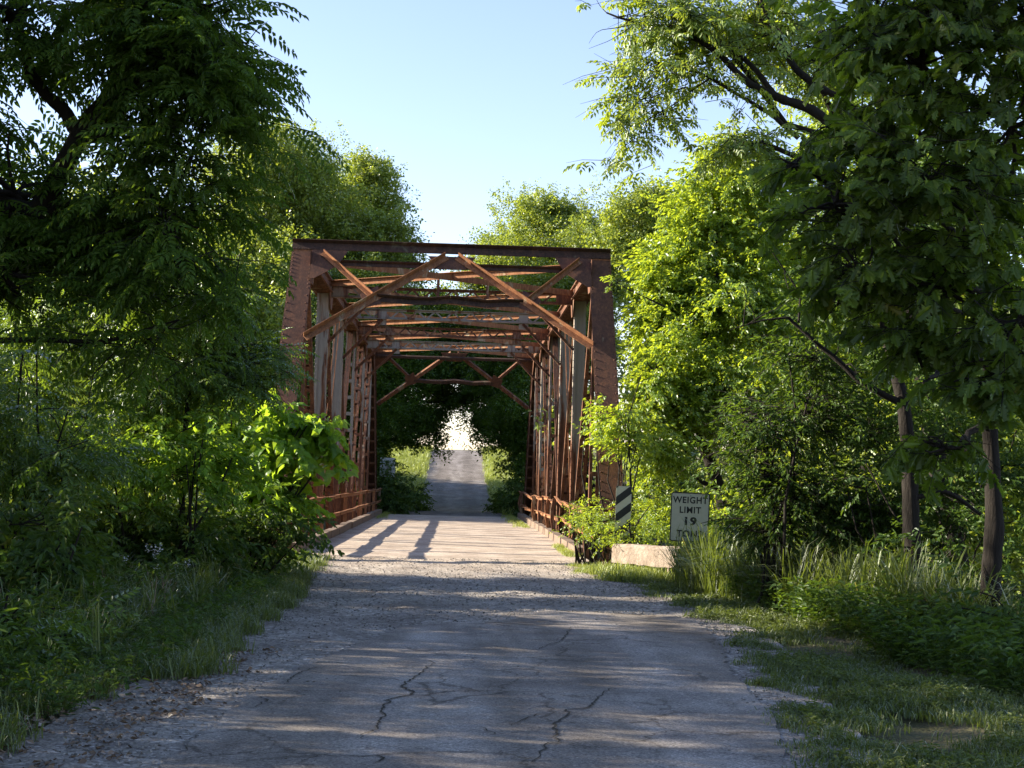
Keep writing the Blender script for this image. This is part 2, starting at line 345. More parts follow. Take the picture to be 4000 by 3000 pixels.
# ------------------------------------------------------------------ leaf templates
def leaf_rhomb(w=0.38): return np.array([[0, 0, 0], [0.42, w/2, 0.05], [1, 0, -0.1], [0.42, -w/2, 0.05]]), [(0, 1, 2, 3)]
def leaf_ovate(w=0.5):
    return np.array([[0, 0, 0], [0.28, w/2, 0.06], [0.68, w*0.36, 0.03], [1, 0, -0.14], [0.68, -w*0.36, 0.03], [0.28, -w/2, 0.06]]), [(0, 3, 2, 1), (0, 5, 4, 3)]
def leaf_heart(w=0.85):
    return np.array([[0, 0, 0], [-0.1, w*0.28, 0.03], [0.15, w/2, 0.08], [0.55, w*0.42, 0.05], [1.05, 0, -0.22], [0.55, -w*0.42, 0.05], [0.15, -w/2, 0.08], [-0.1, -w*0.28, 0.03], [0.45, 0, -0.02]]), \
        [(0, 8, 3, 2, 1), (8, 4, 3), (0, 7, 6, 5, 8), (8, 5, 4)]
def leaf_oak():
    h = [[0.06, 0.04], [0.22, 0.22], [0.3, 0.1], [0.42, 0.36], [0.55, 0.14], [0.68, 0.34], [0.78, 0.13], [0.92, 0.16]]
    v = [[0, 0, 0], [1, 0, -0.08]]+[[x, y, 0.05+0.1*y] for x, y in h]+[[x, -y, 0.05+0.1*y] for x, y in h]
    return np.array(v), [(0, 1)+tuple(range(9, 1, -1)), (1, 0)+tuple(range(10, 18))]
def rotm(yaw, pitch, roll):
    """arrays -> rotation matrices: X axis yawed, pitched (up positive), rolled about X"""
    yaw, pitch, roll = np.broadcast_arrays(*map(np.asarray, (yaw, pitch, roll)))
    cy, sy, cp, sp, cr, sr = np.cos(yaw), np.sin(yaw), np.cos(pitch), np.sin(pitch), np.cos(roll), np.sin(roll)
    x = np.stack([cy*cp, sy*cp, sp], -1); y0 = np.stack([-sy, cy, 0*cy], -1); z0 = np.cross(x, y0)
    y = y0*cr[..., None]+z0*sr[..., None]; z = np.cross(x, y)
    return np.stack([x, y, z], -1)
class Tpl:
    def __init__(s, v, l, t, r): s.v, s.l, s.t, s.r = np.asarray(v, float), np.asarray(l, int), np.asarray(t, int), np.asarray(r, float)
def place(shape, pos, R, sc):
    v, f = shape; pos = np.asarray(pos, float); n = len(pos); k = len(v)
    sc = np.broadcast_to(sc, (n,))
    V = np.einsum('nij,kj->nki', R, v)*sc[:, None, None]+pos[:, None, :]
    lo = np.concatenate([np.array(q) for q in f]); to = np.array([len(q) for q in f])
    L = (lo[None, :]+(np.arange(n)*k)[:, None]).ravel(); T = np.tile(to, n)
    return Tpl(V.reshape(-1, 3), L, T, np.repeat(rng.random(n), k))
def join(ts):
    off = 0; v = []; l = []; t = []; r = []
    for a in ts: v.append(a.v); l.append(a.l+off); t.append(a.t); r.append(a.r); off += len(a.v)
    return Tpl(np.vstack(v), np.concatenate(l), np.concatenate(t), np.concatenate(r))
def compound(n=7, CL=0.42, ll=0.085, w=0.36, droop=0.35, shape=None):
    """one pinnate leaf along +X"""
    t = (np.arange(n)+0.8)/(n+0.3); x = t*CL; z = -droop*CL*t**2
    pos = []; yaw = []; pit = []; sc = []
    for i in range(n):
        s = math.sin(math.pi*min(1, 0.25+0.7*t[i]))*0.35+0.75
        for sg in (-1, 1):
            pos.append([x[i]+rng.normal(0, .004), 0, z[i]]); yaw.append(sg*(1.15-0.35*t[i])+rng.normal(0, .08)); pit.append(-0.25-0.3*t[i]+rng.normal(0, .12)); sc.append(ll*s)
    pos.append([CL, 0, -droop*CL]); yaw.append(0); pit.append(-0.6); sc.append(ll)
    return place(shape or leaf_rhomb(w), pos, rotm(np.array(yaw), np.array(pit), rng.normal(0, .2, len(yaw))), np.array(sc))
def xform(tp, pos, R, s):
    return Tpl((tp.v*s) @ R.T+pos, tp.l, tp.t, np.clip(tp.r*0.7+rng.random()*0.3, 0, 1))
def spray_pinnate(nl=5, L=0.5, **kw):
    parts = []
    for i in range(nl):
        f = (i+1)/nl; sg = 1 if i % 2 else -1
        parts.append(xform(compound(**kw), np.array([L*f, 0, -0.08*f*f]), rotm(sg*(0.9-0.75*(i == nl-1)-0.2*f)+rng.normal(0, .15), -0.1-0.2*rng.random(), rng.normal(0, .25)), 1.0))
    return join(parts)
def spray_simple(n=14, L=0.42, ll=0.085, shape=None, droop=0.3, spread=0.9):
    t = (np.arange(n)+0.5)/n; sg = np.where(np.arange(n) % 2, 1, -1)
    pos = np.stack([t*L, sg*0.01+rng.normal(0, .02, n), -droop*L*t**2*0.5+rng.normal(0, .02, n)], 1)
    return place(shape or leaf_ovate(), pos, rotm(sg*(spread-0.5*t)+rng.normal(0, .35, n), -droop+rng.normal(0, .3, n), rng.normal(0, .45, n)), ll*(0.7+0.6*rng.random(n)))
TP = {
 'pinnate': [spray_pinnate(4, 0.45, n=7, CL=0.42+0.02*i, ll=0.11, w=0.42, droop=0.35, shape=leaf_ovate(.4)) for i in range(5)],
 'sumac': [spray_pinnate(4, 0.35, n=6, CL=0.32, ll=0.085, w=0.40, droop=0.3) for i in range(4)],
 'ash': [spray_pinnate(5, 0.38, n=2, CL=0.12, ll=0.115, w=0.46, droop=0.6) for i in range(5)],
 'oak': [spray_simple(9, 0.38, 0.175, (leaf_oak()[0]*[1, 1.3, 1], leaf_oak()[1]), 0.75) for i in range(5)],
 'ovate': [spray_simple(14, 0.42, 0.095, None, 0.3) for i in range(6)],
 'small': [spray_simple(16, 0.36, 0.062, None, 0.3) for i in range(5)],
 'heart': [spray_simple(9, 0.5, 0.15, leaf_heart(), 0.4, 1.2) for i in range(5)],
 'far': [place(leaf_rhomb(0.6), rng.normal(0, .13, (18, 3))+[.1, 0, 0], rotm(rng.uniform(0, 6.28, 18), rng.normal(-.35, .4, 18), rng.normal(0, .5, 18)), .17*(.7+.6*rng.random(18))) for i in range(6)],
}
def scatter(tpls, pos, R, s, bias=None):
    """instances of random templates, merged"""
    pos = np.asarray(pos); n = len(pos); s = np.broadcast_to(s, (n,)); pick = rng.integers(0, len(tpls), n)
    tint = rng.random(n)
    out = []
    for k, tp in enumerate(tpls):
        i = np.nonzero(pick == k)[0]
        if len(i) == 0: continue
        V = np.einsum('nij,kj->nki', R[i], tp.v)*s[i][:, None, None]+pos[i][:, None, :]
        m = len(tp.v)
        L = (tp.l[None, :]+(np.arange(len(i))*m)[:, None]).ravel()
        rr = np.clip(tp.r[None, :]*0.55+tint[i][:, None]*0.45, 0, 1)
        out.append(Tpl(V.reshape(-1, 3), L, np.tile(tp.t, len(i)), rr.ravel()))
    return join(out)

def lobe(px, py, rx, ry, D, rd=None):
    c = P(px, py, D); k = D/F
    return (c, np.array([rx*k, rd if rd is not None else 0.5*(rx+ry)*k, ry*k]))

def gz(x, y):
    x = np.asarray(x, float); y = np.asarray(y, float)
    z = np.interp(y, [-60, 62, 72, 80, 90, 98, 106, 113, 118, 126, 150, 200, 400], [0, 0, 0.02, 0.22, 0.72, 1.4, 2.5, 3.45, 3.8, 4.02, 4.5, 4.4, 2.0])
    rav = 4.2*np.exp(-(np.abs(y-41.2)/11.5)**6)
    z = z-rav
    side = np.clip((np.abs(x+0.2)-5.0)/6, 0, 1)
    near = np.clip((30-y)/8, 0, 1)
    z = z-side*near*0.7
    far = np.clip((y-62)/15, 0, 1)*np.clip((np.abs(x)-3)/5, 0, 1)
    z = z+far*0.35
    hump = np.clip((np.abs(x+0.1)-2.9)/1.2, 0, 1)
    z = z+hump*(0.05*np.sin(x*2.1+y*0.7)+0.04*np.sin(y*1.7-x*1.3))*np.clip((100-y)/30, 0.2, 1)
    return z

def plant(name, label, cat, base, lobes, r, tpl, n, s, leaf, bark='bark', clumps=9, cr=0.30, droop=0.15, group=None,
          limbs=(), trunk=True, top=None, twigs=False, stems=0, lean=(0, 0), inner=0.25, crown='crown', wood='trunk', limbr=0.35, vis=0.75):
    base = np.asarray(base, float)
    root = empty(name, base, label, cat, group)
    T = Tubes(); pos = []; yaw = []; pit = []
    cs = [l[0] for l in lobes]; wts = np.array([max(l[1][0]*l[1][1], l[1][0]*l[1][2])*1.0 for l in lobes]); wts /= wts.sum()
    zc = np.array([c[2] for c in cs])
    if trunk:
        tp = np.mean(cs, 0) if top is None else np.asarray(top, float)
        tr = curve(base-np.array([0, 0, 0.3]), tp, 9, 0.012)
        T.add(tr, np.linspace(r*1.15, r*0.45, 9), 8)
    for l, wt in zip(lobes, wts):
        c, rr = l
        if trunk:
            k = int(np.clip(np.searchsorted(tr[:, 2], c[2]-1.2*rr[2]), 3, 8)); st = tr[k]
            T.add(curve(st, c, 7, 0.05, -0.04), np.linspace(r*limbr, r*limbr*0.45, 7), 6)
        elif stems:
            for q in range(stems):
                e = c+rng.normal(0, 0.45, 3)*rr
                T.add(curve(base+np.array([rng.normal(0, .12), rng.normal(0, .12), -0.2]), e, 6, 0.04, -0.05), np.linspace(r, r*0.35, 6), 5)
        m = max(3, int(n*wt)); kc = clumps
        d = rng.normal(0, 1, (kc, 3)); d /= np.linalg.norm(d, axis=1)[:, None]; d[:, 2] = d[:, 2]*0.9+0.1
        cc = c+d*rr*(rng.uniform(0.5, 1.12, kc)[:, None])
        for q in cc: T.add(curve(c, q, 5, 0.07, -0.03), np.linspace(r*limbr*0.45, 0.008, 5), 4)
        a = rng.integers(0, kc, m)
        p = cc[a]+rng.normal(0, 1, (m, 3))*rr*cr
        inn = rng.random(m) < inner
        di = rng.normal(0, 1, (m, 3)); di /= np.linalg.norm(di, axis=1)[:, None]
        p[inn] = (c+di*rr*rng.uniform(0, 0.85, m)[:, None])[inn]
        o = p-c
        pos.append(p); yaw.append(np.arctan2(o[:, 1], o[:, 0])+rng.normal(0, .7, m)); pit.append(-droop+rng.normal(0, .35, m)+0.25*np.clip(o[:, 2]/rr[2], -1, 1))
    for lm in limbs:      # explicit limbs: (points, r0, r1, sprays, spread)
        pts, r0, r1, ns, sp = lm
        pts = np.asarray(pts, float); L = np.concatenate([[0], np.cumsum(np.linalg.norm(np.diff(pts, axis=0), axis=1))])
        q = np.linspace(0, L[-1], max(6, len(pts)*3)); cp = np.stack([np.interp(q, L, pts[:, i]) for i in range(3)], 1)
        cp[1:-1] += rng.normal(0, 0.015*L[-1]*0.5, (len(q)-2, 3)); cp[1:-1] = (cp[:-2]+cp[1:-1]*2+cp[2:])/4
        T.add(cp, np.linspace(r0, r1, len(q)), 6)
        if ns:
            t = rng.uniform(0.35, 1, ns)**0.8*L[-1]; p = np.stack([np.interp(t, L, pts[:, i]) for i in range(3)], 1)
            o = rng.normal(0, sp, (ns, 3)); 
            for i in range(ns):
                if rng.random() < 0.5: T.add(curve(p[i], p[i]+o[i], 4, 0.08), [r1*0.7+0.002, 0.006, 0.004, 0.003], 4)
            p = p+o
            pos.append(p); yaw.append(np.arctan2(o[:, 1], o[:, 0])+rng.normal(0, .5, ns)); pit.append(-droop+rng.normal(0, .35, ns))
    pos = np.vstack(pos); yaw = np.concatenate(yaw); pit = np.concatenate(pit)
    keep = (pos[:, 2] > gz(pos[:, 0], pos[:, 1])+0.05) & ~((np.abs(pos[:, 0]+.25) < 3.9) & (pos[:, 1] > 27.5) & (pos[:, 1] < 56.5) & (pos[:, 2] < 7))
    pos, yaw, pit = pos[keep], yaw[keep], pit[keep]
    R = rotm(yaw, pit, rng.normal(0, .35, len(pos)))
    if twigs:
        x = R[:, :, 0]*(0.5*s)
        for p, q in zip(pos, x): T.add([p-q*0.5, p+q*0.5, p+q*1.2+np.array([0, 0, -0.05])], [0.006, 0.004, 0.002], 3)
    tp = scatter(TP[tpl], pos, R, s*(0.8+0.4*rng.random(len(pos))))
    link(crown, mesh_np(crown, tp.v-base, tp.l, tp.t, M[leaf], tp.r), root)
    link(wood, T.mesh(wood, M[bark], base), root)
    return root

# ------------------------------------------------------------------ ground, road
def grid(xs, ys, zf):
    X, Y = np.meshgrid(xs, ys, indexing='ij'); V = np.stack([X, Y, zf(X, Y)], -1).reshape(-1, 3)
    n, m = X.shape; i, j = np.meshgrid(np.arange(n-1), np.arange(m-1), indexing='ij')
    L = np.stack([i*m+j, (i+1)*m+j, (i+1)*m+j+1, i*m+j+1], -1).reshape(-1)
    return V, L, np.full((n-1)*(m-1), 4)
xs = np.unique(np.concatenate([np.linspace(-400, -20, 20), np.arange(-20, 20.01, 0.25), np.linspace(20, 400, 20)]))
ys = np.unique(np.concatenate([np.linspace(-60, 2, 8), np.arange(2, 130, 0.4), np.linspace(130, 900, 30)]))
def gground(X, Y):
    z = gz(X, Y); on = (np.abs(X+0.15) < 3.6)
    return z-0.05*on
V, L, T_ = grid(xs, ys, gground)
tag(link('ground', mesh_np('ground', V, L, T_, M['dirt'], None, True)), 'bare earth and moss under the roadside plants', None, None, 'structure')

EL = np.array([G(*q) for q in [(1310, 2160), (1294, 2185), (1180, 2246), (1140, 2347), (1056, 2405), (940, 2477), (832, 2608), (723, 2672), (535, 2752), (370, 2880), (190, 3000)]])
ER = np.array([G(*q) for q in [(2120, 2120), (2180, 2200), (2300, 2250), (2480, 2290), (2560, 2330), (2700, 2380), (2790, 2440), (2930, 2530), (3000, 2600), (3050, 2687), (3073, 2795), (3152, 2868), (3231, 3000)]])
eL = lambda y: np.interp(y, EL[::-1, 1], EL[::-1, 0])
eR = lambda y: np.interp(y, ER[::-1, 1], ER[::-1, 0])
def road_sheet(name, ys, a, b, z, mat, nx=50, label=None, jag=0.0, kind='structure', parent=None):
    ys = np.asarray(ys); t = np.linspace(0, 1, nx)
    av = a(ys)+rng.normal(0, jag, len(ys)); bv = b(ys)+rng.normal(0, jag, len(ys))
    X = av[:, None]+(bv-av)[:, None]*t[None, :]; Y = np.repeat(ys[:, None], nx, 1)+rng.normal(0, jag*0.5, (len(ys), nx))
    Vv = np.stack([X, Y, z(X, Y)], -1).reshape(-1, 3); n, m = X.shape
    i, j = np.meshgrid(np.arange(n-1), np.arange(m-1), indexing='ij')
    Lq = np.stack([i*m+j, i*m+j+1, (i+1)*m+j+1, (i+1)*m+j], -1).reshape(-1)
    o = link(name, mesh_np(name, Vv, Lq, np.full((n-1)*(m-1), 4), mat, None, True), parent)
    return tag(o, label, None, None, kind) if not parent else o
ramp_up = lambda Y: 0.055*np.clip((Y-21.5)/5.3, 0, 1)**1.5
bump = lambda X, Y: ramp_up(Y)+ 0.012*np.sin(X*3.1+Y*1.3)*np.sin(Y*0.9-X)+0.006*np.sin(X*9+Y*5)
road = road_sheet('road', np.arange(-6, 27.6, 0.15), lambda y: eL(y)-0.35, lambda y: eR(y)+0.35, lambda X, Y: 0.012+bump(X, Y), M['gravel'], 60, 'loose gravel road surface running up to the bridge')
AL = np.array([G(*q) for q in [(650, 3000), (1000, 2706), (1145, 2634), (1333, 2554), (1564, 2453), (1976, 2431), (2128, 2395)]])
AR = np.array([G(*q) for q in [(3080, 3000), (3029, 2810), (2942, 2730), (2848, 2615), (2805, 2499), (2711, 2434), (2617, 2412), (2128, 2395)]])
aL = lambda y: np.interp(y, AL[:, 1], AL[:, 0]); aR = lambda y: np.interp(y, AR[:, 1], AR[:, 0])
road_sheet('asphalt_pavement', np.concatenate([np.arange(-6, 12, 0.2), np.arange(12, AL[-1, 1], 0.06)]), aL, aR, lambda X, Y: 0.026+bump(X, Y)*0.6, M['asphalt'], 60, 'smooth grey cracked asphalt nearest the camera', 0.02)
# cracks: thin dark ribbons in the asphalt
def r7(x, y): return (1000+x*0.7233, 2200+y*0.7233)
CR = [([(560, 975), (605, 940), (650, 900), (660, 870), (700, 842), (672, 825), (690, 790), (755, 748), (835, 732), (845, 712), (785, 688), (830, 650), (880, 612), (900, 595), (970, 560), (930, 540)], 0.028),
      ([(-60, 1092), (300, 1080), (650, 1064), (830, 1050), (1200, 1034)], 0.02), ([(440, 486), (520, 492), (600, 500), (750, 495), (880, 490), (1080, 488), (1300, 480), (1540, 475)], 0.018),
      ([(1530, 475), (1590, 450), (1660, 430), (1680, 395), (1700, 360)], 0.022),
      ([(1500, 1106), (1530, 1050), (1570, 1030), (1560, 1005), (1640, 985), (1625, 940), (1605, 900), (1660, 862), (1690, 835), (1675, 815), (1790, 805), (1830, 770), (1840, 740), (1930, 690)], 0.026),
      ([(1380, 905), (1430, 880), (1470, 865), (1550, 840)], 0.018), ([(1560, 1000), (1700, 1000), (1810, 1030)], 0.014), ([(755, 748), (900, 740), (1030, 715), (1190, 705)], 0.012),
      ([(1190, 905), (1240, 915), (1290, 950)], 0.016), ([(150, 680), (200, 640), (290, 590), (380, 575)], 0.018), ([(-40, 800), (60, 770), (20, 745), (130, 735)], 0.02), ([(650, 1064), (690, 1080), (640, 1106)], 0.02)]
def ribbon(pts, wd, z):
    pts = np.asarray(pts, float)[:, :2]; q = [pts[0]]
    for a, b in zip(pts[:-1], pts[1:]):
        n = max(2, int(np.linalg.norm(b-a)/0.05))
        for k in range(1, n+1): q.append(a+(b-a)*k/n+rng.normal(0, 0.012, 2)*(k < n))
    q = np.array(q); d = np.gradient(q, axis=0); d /= np.linalg.norm(d, axis=1)[:, None]+1e-9
    nn = np.stack([-d[:, 1], d[:, 0]], 1); t = np.linspace(0, 1, len(q)); ww = wd*0.5*(0.25+1.0*np.sin(math.pi*np.clip(t, 0.03, 0.97))**0.5*rng.uniform(0.4, 1.4, len(q)))[:, None]
    A = q+nn*ww; B = q-nn*ww; zz = z(q[:, 0], q[:, 1])[:, None]
    Vv = np.vstack([np.hstack([A, zz]), np.hstack([B, zz])]); n = len(q); i = np.arange(n-1)
    return Vv, np.stack([i, i+1, n+i+1, n+i], -1).ravel(), np.full(n-1, 4)
cr = Tubes()
for pl, wd in CR: cr.raw(*ribbon([G(*r7(*q)) for q in pl], wd*0.55, lambda x, y: 0.026+bump(x, y)*0.6+0.006))
o = link('road_crack', cr.mesh('road_crack', M['crack'])); tag(o, 'dark jagged cracks running through the near asphalt', None, None, 'structure')
zr = lambda X, Y: gz(0*X, Y)+0.02+0*X
yf = np.concatenate([np.arange(57.4, 118, 0.8), [119, 121, 124]])
M['asphaltfar'] = princ('canopy_shaded_asphalt', lambda t: mixc(t, 1.0, asph_c(t), (0.68, 0.68, 0.70), 'MULTIPLY'), 0.92, asph_b)  # same asphalt, colour darkened evenly to imitate shade under the arching trees
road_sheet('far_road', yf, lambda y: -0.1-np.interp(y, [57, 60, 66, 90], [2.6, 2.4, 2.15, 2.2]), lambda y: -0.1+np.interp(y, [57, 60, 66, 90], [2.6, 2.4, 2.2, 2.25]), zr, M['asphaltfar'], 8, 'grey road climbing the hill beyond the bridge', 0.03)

# ------------------------------------------------------------------ the bridge
XC = -0.25; HW = 3.13; PL = 4.52; D0 = 25.5; ZT = 6.14; ZB = -0.35
Dn = [D0+PL*k for k in range(8)]
br = empty('truss_bridge', (XC, D0, 0), 'rusty steel through-truss bridge carrying the road over a creek', 'bridge')
def bpart(mb, name, mat, parent=None):
    me = mesh_np(name, np.vstack(mb.v)-np.array([XC, D0, 0]), mb.l, mb.t, mat)
    return link(name, me, br if parent is None else parent)
# deck, kerbs, abutments, floor
m = MB(); m.box((XC, (Dn[0]+Dn[7])/2+1.0, -0.06), 5.7, Dn[7]-Dn[0]-1.6, 0.25)
bpart(m, 'deck', M['deck'])
for sg in (-1, 1):
    m = MB(); y = Dn[0]+(2.4 if sg < 0 else 3.4)
    while y < Dn[7]+0.3:
        Lk = 2.2 if y+2.2 < Dn[7]+0.3 else Dn[7]+0.3-y
        m.box((XC+sg*(2.82+rng.normal(0, .008)), y+Lk/2, 0.07+rng.normal(0, .004)), 0.2, Lk-0.004, 0.36); y += 2.2
    bpart(m, 'curb', M['curbc'])
    m = MB(); m.bar((XC+sg*HW, Dn[0], ZB), (XC+sg*HW, Dn[7], ZB), 0.3, 0.28); bpart(m, 'bottom_chord', M['rust'])
for k in range(1, 7):
    m = MB(); m.box((XC, Dn[k], -0.55), 6.1, 0.25, 0.5); bpart(m, 'floor_beam', M['rust'])
for k, yy in enumerate((Dn[0]+0.1, Dn[7]+1.2)):
    m = MB(); m.box((XC, yy, -2.45), 7.6, 1.6 if k == 0 else 1.6, 4.3); bpart(m, 'abutment', M['concrete'])
# end posts
SL = np.array([0, PL, ZT+0.12-ZB]); SLn = SL/np.linalg.norm(SL)           # direction up the near end post
def end_post(sg, near):
    x = XC+sg*HW; a = np.array([x, Dn[0] if near else Dn[7], ZB]); b = np.array([x, Dn[1] if near else Dn[6], ZT+0.12])
    m = MB(); d = (b-a)/np.linalg.norm(b-a); n = np.cross([1, 0, 0], d) if near else np.cross(d, [1, 0, 0])
    if n[2] < 0: n = -n
    m.bar(a, b, 0.46, 0.014, (1, 0, 0), 0, (0.17 if near else -0.17)*(1 if np.dot(np.cross(d, [1, 0, 0]), n) > 0 else -1)*(1 if near else -1))
    for s2 in (-1, 1): m.bar(a, b, 0.03, 0.32, (1, 0, 0), s2*0.175, 0)
    L = np.linalg.norm(b-a); t = 0.35
    while t < L-0.1:
        for s2 in (-1, 1): m.rivet(a+d*t+n*0.178+np.array([s2*0.19, 0, 0]), n, 0.021, 0.015)
        t += 0.105 if t > L-1.35 else 0.21
    t = 0.5
    while t < L-0.5:       # batten plates on the under side
        m.bar(a+d*t-n*0.168, a+d*(t+0.09)-n*0.168, 0.38, 0.012); t += 0.5
    return bpart(m, 'end_post', M['rustred'])
for near in (True, False):
    for sg in (-1, 1): end_post(sg, near)
# top chords, with the lacing bars seen from below
for sg in (-1, 1):
    m = MB(); x = XC+sg*HW; y0, y1 = Dn[1], Dn[6]
    m.bar((x, y0, ZT+0.13), (x, y1, ZT+0.13), 0.48, 0.014)
    for s2 in (-1, 1):
        m.bar((x+s2*0.17, y0+.02, ZT-0.012), (x+s2*0.17, y1-.02, ZT-0.012), 0.02, 0.26)
        m.bar((x+s2*0.212, y0, ZT-0.14), (x+s2*0.212, y1, ZT-0.14), 0.06, 0.014)
        m.bar((x+s2*0.212, y0, ZT+0.11), (x+s2*0.212, y1, ZT+0.11), 0.06, 0.014)
    y = y0+0.25
    while y < y1-0.2:
        m.box((x, y, ZT-0.158), 0.42, 0.055, 0.014); m.rivet((x-sg*0.21, y, ZT+0.02), (-sg, 0, 0), 0.014, 0.012); y += 0.2
    bpart(m, 'top_chord', M['rust'])
# verticals
def laced(mb, p0, p1, wx, wy, flange=0.06, step=0.45, plate=False, battens=True):
    """two channels facing each other across X, tied with battens; plate = solid web seen from the road end"""
    for s2 in (-1, 1):
        mb.bar(p0, p1, 0.012, wy, (1, 0, 0), s2*wx/2, 0)
        for s3 in (-1, 1): mb.bar(p0, p1, flange, 0.012, (1, 0, 0), s2*(wx/2-flange/2-0.007), s3*(wy/2-0.008))
    p0 = np.asarray(p0, float); p1 = np.asarray(p1, float); L = np.linalg.norm(p1-p0); d = (p1-p0)/L
    vv = np.cross(d, [1, 0, 0]); vv /= np.linalg.norm(vv)
    if plate: mb.bar(p0, p1, wx-0.03, 0.01, (1, 0, 0), 0, wy/2-0.03); mb.bar(p0, p1, wx-0.03, 0.01, (1, 0, 0), 0, -wy/2+0.03)
    if battens:
        t = 0.25
        while t < L-0.2:
            for s3 in (-1, 1): mb.bar(p0+d*t+vv*s3*(wy/2+0.004), p0+d*(t+0.1)+vv*s3*(wy/2+0.004), wx-0.01, 0.01)
            for s2 in (-1, 1):
                mb.rivet(p0+d*(t+.03)+np.array([s2*(wx/2-.03), 0, 0])+vv*(wy/2+.01), vv, .013, .014); mb.rivet(p0+d*(t+.07)+np.array([s2*(wx/2-.03), 0, 0])-vv*(wy/2+.01), -vv, .013, .014)
            t += step
for sg in (-1, 1):
    x = XC+sg*HW
    for k in range(1, 7):
        m = MB(); wide = k in (2, 3)
        if k in (1, 6): laced(m, (x, Dn[k], ZB), (x, Dn[k], ZT-0.17), 0.2, 0.16, 0.05, 0.6)
        else:
            laced(m, (x, Dn[k], ZB), (x, Dn[k], ZT-0.17), 0.27, 0.24, 0.055, 0.5, plate=wide, battens=not wide)
            if wide:
                z = 0.1
                while z < ZT-0.3:
                    for s2 in (-1, 1):
                        m.rivet((x+s2*0.141, Dn[k]-0.07, z), (s2, 0, 0), 0.016, 0.016); m.rivet((x+s2*0.105, Dn[k]-0.121, z+.07), (0, -1, 0), 0.013, 0.012)
                    z += 0.17
        bpart(m, 'vertical_post', M['rustpaint'] if k > 1 else M['rust'])
    # diagonals (pairs of bars)
    segs = [(1, 2), (2, 3), (3, 4), (6, 5), (5, 4), (4, 3)]
    for a, b in segs:
        m = MB(); big = (a, b) in ((1, 2), (6, 5), (2, 3), (5, 4))
        ww = 0.22 if big else 0.14
        p0 = (x, Dn[a]+(0.1 if b > a else -0.1), ZT-0.15); p1 = (x, Dn[b]-(0.1 if b > a else -0.1), ZB+0.1)
        if big: laced(m, p0, p1, ww, 0.11, 0.07, 0.55)
        else:
            for s2 in (-1, 1): m.bar(p0, p1, 0.012, 0.09, (1, 0, 0), s2*ww/2, 0); m.bar(p0, p1, 0.06, 0.012, (1, 0, 0), s2*(ww/2-0.036), 0.038)
        bpart(m, 'diagonal', M['rust'] if big else M['rustred'])
    for a, b in ((3, 2), (4, 3), (4, 5), (5, 6)):      # light counter rods
        m = MB()
        for s2 in (-1, 1): m.bar((x+s2*0.05, Dn[a]+(-.1 if b < a else .1), ZT-0.1), (x+s2*0.05, Dn[b]+(.1 if b < a else -.1), ZB+0.1), 0.022, 0.03)
        bpart(m, 'counter_rod', M['rustbright'])
    for k in range(1, 7):      # gusset plates on the inner faces at the top joints
        m = MB(); xi = x-sg*0.186
        m.prism([(xi, Dn[k]-0.5, ZT+0.1), (xi, Dn[k]+0.5, ZT+0.1), (xi, Dn[k]+0.5, ZT-0.16), (xi, Dn[k]+0.2, ZT-0.55), (xi, Dn[k]-0.2, ZT-0.55), (xi, Dn[k]-0.5, ZT-0.16)], (-sg, 0, 0), 0.01)
        for i in range(6):
            for z in (ZT+0.05, ZT-0.1): m.rivet((xi-sg*.011, Dn[k]-0.4+i*0.16, z), (-sg, 0, 0), .014, .014)
        bpart(m, 'gusset_plate', M['rust'])
